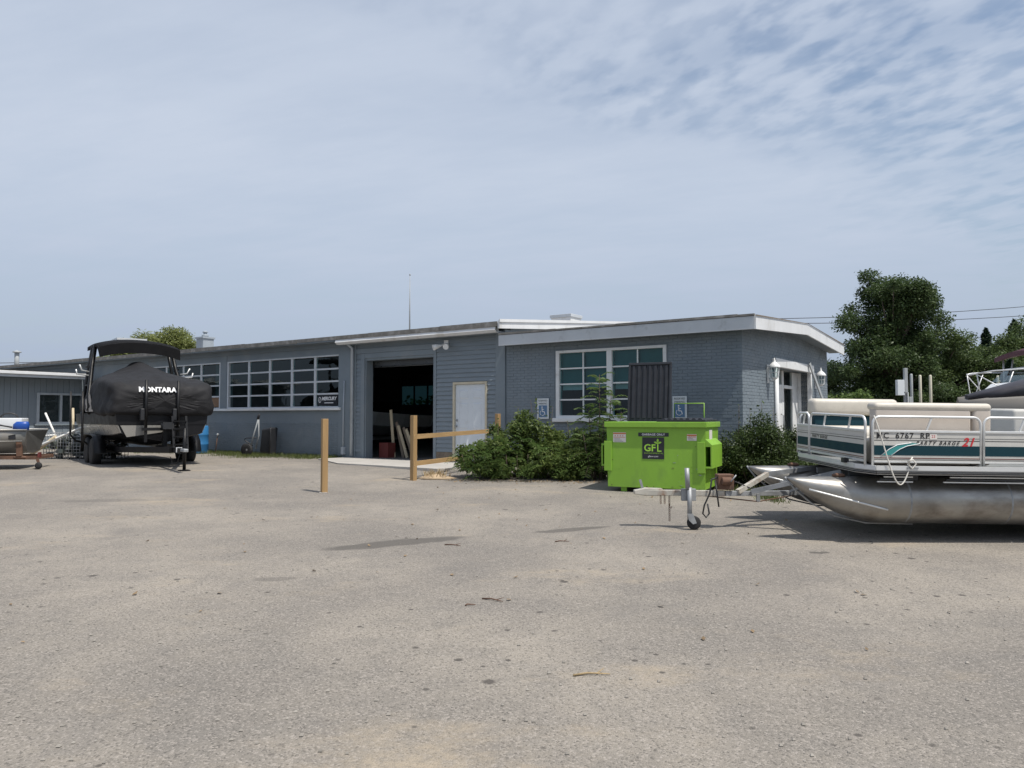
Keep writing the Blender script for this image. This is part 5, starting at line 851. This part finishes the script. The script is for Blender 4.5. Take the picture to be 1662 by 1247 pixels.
# ------------------------------------------------------------------ vegetation
def leafquads(P, rs, l0, l1, asp=.5, up=.35, out=None):
    n = len(P); d = rs.randn(n, 3); d[:, 2] *= .6
    if out is not None: d = d * .8 + out
    d /= np.linalg.norm(d, axis=1)[:, None] + 1e-9; nn = rs.randn(n, 3); nn[:, 2] += up * 3; s = np.cross(d, nn); s /= np.linalg.norm(s, axis=1)[:, None] + 1e-9
    L_ = rs.uniform(l0, l1, n)[:, None]; w_ = L_ * asp
    return np.stack([P - d * L_ / 2, P + s * w_ / 2 - d * L_ * .05, P + d * L_ / 2 + np.array([0, 0, -.15]) * L_, P - s * w_ / 2 - d * L_ * .05], 1)
def clumpcloud(clumps, n, rs, power=.45):
    C = np.array([c[0] for c in clumps]); Rr = np.array([c[1] for c in clumps]); vol = (Rr[:, 0] * Rr[:, 1] * Rr[:, 2]) ** .67; idx = rs.choice(len(clumps), n, p=vol / vol.sum())
    d = rs.randn(n, 3); d /= np.linalg.norm(d, axis=1)[:, None]; r = rs.rand(n)[:, None] ** power; return C[idx] + d * r * Rr[idx] * (1 + .12 * rs.randn(n, 1)), d
def tree(name, base, label, lumps, nleaf, l0, l1, lm, trunk_r, seed, sub=7, group=None, asp=.55, trunk_h=None, subr=.42):
    rs = np.random.RandomState(seed); e = empty(name, base, 0, label, 'tree' if 'tree' in name or 'spruce' in name or 'pine' in name else 'shrub', group); cl = []
    for c, r in lumps:
        for k in range(sub):
            d = rs.randn(3); d /= np.linalg.norm(d); q = .55 + .4 * rs.rand(); rr = np.array(r) * (subr * (.7 + .6 * rs.rand())); cl.append((np.array(c) + d * np.array(r) * q, rr))
        cl.append((np.array(c), np.array(r) * .55))
    P, d = clumpcloud(cl, nleaf, rs); keep = P[:, 2] > .03; P = P[keep]; d = d[keep]
    qmesh('crown', leafquads(P, rs, l0, l1, asp, .5, d * .7), lm, e)
    zt = trunk_h or max(c[2] for c, r in lumps); tk = B(); tk.tube([(0, 0, -.1), (.05 * trunk_r, 0, zt * .3), (-.2 * trunk_r, .1, zt * .65), (0, 0, zt)], [trunk_r * 1.25, trunk_r, trunk_r * .7, trunk_r * .3], 8)
    for c, r in cl[::2]:
        z0 = min(zt * .9, max(.2 * zt, c[2] * .55)); m_ = (c * .5 + np.array([0, 0, z0 * .5 + .1])); tk.tube([(0, 0, z0), tuple(m_), tuple(c)], [trunk_r * .38, trunk_r * .2, trunk_r * .05], 5)
    tk.build('trunk', MT['bark'], e); return e
tree('tall_tree', (22.3, 45, 0), 'tall dark broadleaf tree rising above the boat yard', [((-.3, 0, 8.7), (1.8, 1.8, 1.35)), ((.9, 0, 8.5), (1.6, 1.8, 1.3)), ((-.9, 0, 6.9), (2.0, 2.2, 1.5)), ((1.3, 0, 7.0), (1.9, 2, 1.6)), ((.2, 0, 5.6), (2.3, 2, 1.4)), ((-1.0, .2, 4.0), (2.9, 2.4, 1.8)), ((1.0, 0, 4.0), (2.6, 2.4, 1.8)), ((-.6, 0, 2.0), (3.4, 2.6, 1.6)), ((1.5, 0, 2.1), (2.6, 2.4, 1.5))], 105000, .09, .21, LEAF['oak'], .3, 1, 14, subr=.35)
tree('broad_tree', (26.6, 48, 0), 'broad olive-green tree right of the tall dark tree', [((0, 0, 4.1), (2.8, 2.2, 1.8)), ((-1.5, 0, 2.3), (2.4, 2, 1.5)), ((2.0, 0, 2.4), (2.6, 2, 1.8)), ((.2, 0, 5.4), (2.1, 1.6, 1.3)), ((2.2, 0, 4.4), (2, 1.6, 1.2))], 56000, .09, .21, LEAF['mid'], .2, 2, 8, 'trees beyond the boat yard')
tree('broad_tree', (31.5, 52, 0), 'rounded green tree behind the white cruiser', [((0, 0, 5.0), (2.8, 2.2, 1.9)), ((-1.8, 0, 3.4), (2.4, 2, 1.9)), ((2.2, 0, 3.4), (2.8, 2.2, 2.2)), ((1.2, 0, 5.3), (2.2, 1.6, 1.3))], 50000, .1, .23, LEAF['mid'], .2, 3, 8, 'trees beyond the boat yard')
tree('broad_tree', (20.3, 52, 0), 'dark tree filling behind the tall tree and eave', [((0, 0, 3.3), (2.6, 2.2, 1.8)), ((-1.4, 0, 2.0), (2, 2, 1.6))], 26000, .1, .23, LEAF['oak'], .2, 4, 8, 'trees beyond the boat yard')
tree('broad_tree', (36.5, 54, 0), 'tree at the right edge behind the maroon bimini', [((0, 0, 5.2), (3.2, 2.4, 2.2)), ((-1, 0, 2.8), (3.4, 2.4, 1.8)), ((2.6, 0, 3.8), (2.8, 2.2, 2.4))], 46000, .1, .24, LEAF['mid'], .22, 5, 8, 'trees beyond the boat yard')
tree('broad_tree', (44, 56, 0), 'outermost tree beyond the right edge of the yard', [((0, 0, 4.8), (3.6, 2.6, 2.6)), ((-1, 0, 2.4), (3.8, 2.6, 1.9))], 16000, .18, .36, LEAF['mid'], .22, 6, 8, 'trees beyond the boat yard')
def conifer(name, base, h, r, label, seed, n=17000):
    rs = np.random.RandomState(seed); e = empty(name, base, 0, label, 'tree', 'conifers beyond the boat yard'); q = rs.rand(n) ** .75; z = h * (1 - q) ; lay = .75 + .25 * np.cos(z / h * 40 + rs.randn(n) * .5); rad = r * (q ** .85) * lay * (.35 + .65 * rs.rand(n) ** .5) * (1 + .25 * np.sin(3 * rs.rand(n) * 6.28)) ; a = rs.rand(n) * 6.283
    P = np.stack([rad * np.cos(a), rad * np.sin(a), z - .22 * rad], 1); d = np.stack([np.cos(a), np.sin(a), -.2 + 0 * a], 1); P = P[P[:, 2] > .1]; d = d[:len(P)]
    qmesh('crown', leafquads(P, rs, .2, .42, .3, .5, d * 1.6), LEAF['conifer'], e); B().tube([(0, 0, -.1), (0, 0, h)], [.16, .02], 7).build('trunk', MT['bark'], e)
conifer('pine_tree', (38.3, 62, 0), 8.4, 3.0, 'dark pine whose tip rises left of the right-edge trees', 8); conifer('pine_tree', (43.2, 66, 0), 9.6, 4.2, 'taller dark pine near the right edge', 9); conifer('pine_tree', (35.2, 62, 0), 7.6, 2.4, 'small dark pine poking above the rounded trees', 10); conifer('spruce_tree', (27.2, 42, 0), 4.3, 1.5, 'blue-green spruce with layered boughs behind the cruiser rail', 11); conifer('pine_tree', (48, 66, 0), 10.5, 3.2, 'tallest pine beyond the right frame edge', 12)
tree('light_shrub', (12.6, 29.0, 0), 'bright green shrub beside the wing corner', [((0, 0, 1.5), (.9, .9, .95)), ((.5, 0, .8), (.9, .9, .8)), ((-.5, 0, 1.0), (.8, .8, .8))], 9000, .08, .17, LEAF['lightg'], .06, 13, 7)
tree('willow_tree', (-24.0, 52, 0), 'pale yellow-green willow crown behind the workshop roof', [((0, 0, 6.1), (2.4, 2, 1.5)), ((1.5, 0, 5.6), (1.9, 1.6, 1.6)), ((-2.0, 0, 5.3), (1.8, 1.5, 1.4)), ((.2, 0, 4.0), (3.3, 2, 1.8))], 34000, .14, .34, LEAF['willow'], .3, 14, 9, None, .3)
fw = np.random.RandomState(77); Pf = []
for i in range(170):
    a = fw.uniform(-1.25, 1.25); r_ = fw.uniform(92, 125); Pf.append((np.array([r_ * math.sin(a), r_ * math.cos(a), 1.2]), np.array([4.5, 4.5, fw.uniform(2.0, 3.2)])))
P, d = clumpcloud(Pf, 60000, fw, .35); k_ = P[:, 2] > 0; tag(qmesh('far_woodland', leafquads(P[k_], fw, .5, 1.0, .6, .5, d[k_]), LEAF['oak']), 'distant belt of woodland around the yard', 'woodland', kind='stuff')
# bushes in front of the brick wing
def frond(b, base, dirn, L_, rs, pairs=8, lw=.055, droop=.5):
    d = Vector(dirn).normalized(); sd_ = d.cross(Vector((0, 0, 1))).normalized(); pts = []; p = Vector(base)
    for k in range(pairs + 1):
        t = k / pairs; q = p + d * L_ * t + Vector((0, 0, -droop * L_ * t * t)); pts.append(q)
        for sg_ in (-1, 1):
            if k == 0: continue
            ll = L_ * .30 * (1 - .55 * abs(t - .45)); dr_ = (sd_ * sg_ + d * .45 + Vector((0, 0, -.25 + rs.uniform(-.15, .15)))).normalized(); wv = d * lw * ll * 5.2
            b.append([q, q + dr_ * ll * .45 + wv * .5, q + dr_ * ll + Vector((0, 0, -.02)), q + dr_ * ll * .45 - wv * .5])
    return pts
def bush(name, label, base, lumps, n, l0, l1, lm, seed, cat='bush', sub=9, shoots=()):
    rs = np.random.RandomState(seed); e = empty(name, base, 0, label, cat); cl = []
    for c, r in lumps:
        for k in range(sub):
            d = rs.randn(3); d /= np.linalg.norm(d); cl.append((np.array(c) + d * np.array(r) * (.6 + .35 * rs.rand()), np.array(r) * (.22 + .2 * rs.rand())))
        cl.append((np.array(c), np.array(r) * .72))
    P, d = clumpcloud(cl, n, rs, .4); k_ = P[:, 2] > .02; qmesh('foliage', leafquads(P[k_], rs, l0, l1, .5, .5, d[k_] * .6), lm, e)
    st = B()
    for c, r in cl[::2]: st.tube([(c[0] * .4, c[1] * .4, 0), (c[0] * .75, c[1] * .75, c[2] * .5), tuple(c)], [.018, .012, .005], 5)
    for x, y, z in shoots: st.tube([(x * .9, y, .2), (x, y, z * .6), (x + rs.uniform(-.06, .06), y, z)], [.01, .007, .003], 5)
    st.build('stems', MT['bark'], e); 
    if shoots:
        Q = []
        for x, y, z in shoots:
            for k in range(16): t = .35 + .65 * k / 15; Q.append((x + rs.randn() * .035, y + rs.randn() * .035, z * t))
        qmesh('shoot_leaves', leafquads(np.array(Q), rs, .05, .1, .5), lm, e)
    return e
bush('wild_bush', 'sprawling green bush between the fence and the dumpster', (0.45, 16.0, -.07), [((-1.05, -.15, .35), (.5, .5, .42)), ((-.55, 0, .6), (.65, .6, .55)), ((.1, .1, .75), (.65, .6, .55)), ((.15, -.2, .3), (.8, .55, .4)), ((.8, 0, .55), (.6, .55, .5)), ((1.1, -.35, .4), (.6, .5, .42)), ((-.7, -.45, .25), (.55, .4, .3)), ((.6, -.55, .28), (.6, .4, .32))], 26000, .05, .115, LEAF['shrub'], 21, shoots=((-.35, 0, 1.45), (.0, .1, 1.6), (.35, .1, 1.45), (.75, 0, 1.15), (-.75, 0, 1.2), (.12, 0, 1.38)))
rs2 = random.Random(31); fq = []; stm = B(); sm = empty('tree_of_heaven_sapling', (1.75, 15.4, -.09), 0, 'feathery sapling with long leaflets before the wing window', 'sapling')
for (bx_, by_, hh) in ((0, 0, 2.1), (.25, .1, 1.75), (-.22, .05, 1.5), (.05, -.2, 1.2), (.42, -.1, 1.35), (-.35, -.2, .95)):
    stm.tube([(bx_ * .4, by_ * .4, 0), (bx_ * .8, by_, hh * .55), (bx_, by_, hh)], [.022, .014, .005], 6)
    nf = int(hh * 17)
    for k in range(nf):
        t = .22 + .78 * k / nf; a = k * 2.4 + rs2.uniform(-.4, .4); el = .15 + .9 * t ** 3; frq = []; pts = frond(fq, (bx_ * (.4 + .6 * t), by_, hh * t), (math.cos(a), math.sin(a), el), rs2.uniform(.4, .62) * (1.12 - .5 * t), rs2, 10)
        stm.tube(pts[::2], .003, 3)
stm.build('stems', MT['bark'], sm); qmesh('leaflets', np.array([[tuple(p) for p in q] for q in fq]), LEAF['sumac'], sm)
rs3 = random.Random(7); fq = []; fm = empty('fern_leaved_shoots', (.2, 15.65, -.08), 0, 'light compound leaves spilling over the front of the bush', 'plant')
for k in range(150):
    x = rs3.uniform(-1.3, 1.4); a = rs3.uniform(-2.9, -.2); z = rs3.uniform(.12, .85) * (1.15 - .3 * abs(x)); frond(fq, (x, rs3.uniform(-.5, .0) - .1 * (1 - z), max(.1, z)), (math.cos(a), math.sin(a), rs3.uniform(.0, .6)), rs3.uniform(.2, .38), rs3, 7, .06, .6)
qmesh('leaflets', np.array([[tuple(p) for p in q] for q in fq]), LEAF['sumac'], fm); fs = B()
for k in range(12): x = -1.2 + k * .22; fs.tube([(x * .9, -.1, 0), (x, -.2, .5)], .008, 4)
fs.build('stems', MT['bark'], fm)
bush('clipped_hedge', 'dense rounded evergreen hedge between dumpster and pontoon boat', (4.5, 14.2, -.11), [((-.25, 0, .62), (.75, .7, .62)), ((.35, .2, .68), (.75, .7, .62)), ((0, -.25, .4), (.85, .6, .45)), ((.75, .1, .5), (.5, .6, .52)), ((-.6, 0, .45), (.45, .6, .5))], 42000, .03, .065, LEAF['hedge'], 22, 'hedge', shoots=((-.3, .1, 1.5), (.1, .1, 1.55), (.4, .15, 1.45), (-.1, .0, 1.42)))

# dead leaves and crumbs collected along the bushes
rl = np.random.RandomState(90); Q = []
for i in range(520):
    if i < 260: x = rl.uniform(-1.3, 1.7); y = 15.25 - abs(rl.randn()) * .22 - .12 * x
    elif i < 420: x = rl.uniform(3.6, 5.3); y = 13.45 - abs(rl.randn()) * .2
    else: x = rl.uniform(-5, 5); y = rl.uniform(5, 14)
    Q.append((x, y, gz(y) + .012))
Q = np.array(Q); lq = leafquads(Q, rl, .03, .075, .55, 3); lq[:, :, 2] = np.maximum(lq[:, :, 2], Q[:, None, 2] - .006); lq[:, :, 2] = np.minimum(lq[:, :, 2], Q[:, None, 2] + .02)
tag(qmesh('leaf_litter', lq, MT['litter']), 'dry leaves scattered along the bushes and over the lot', 'leaf litter', kind='stuff')
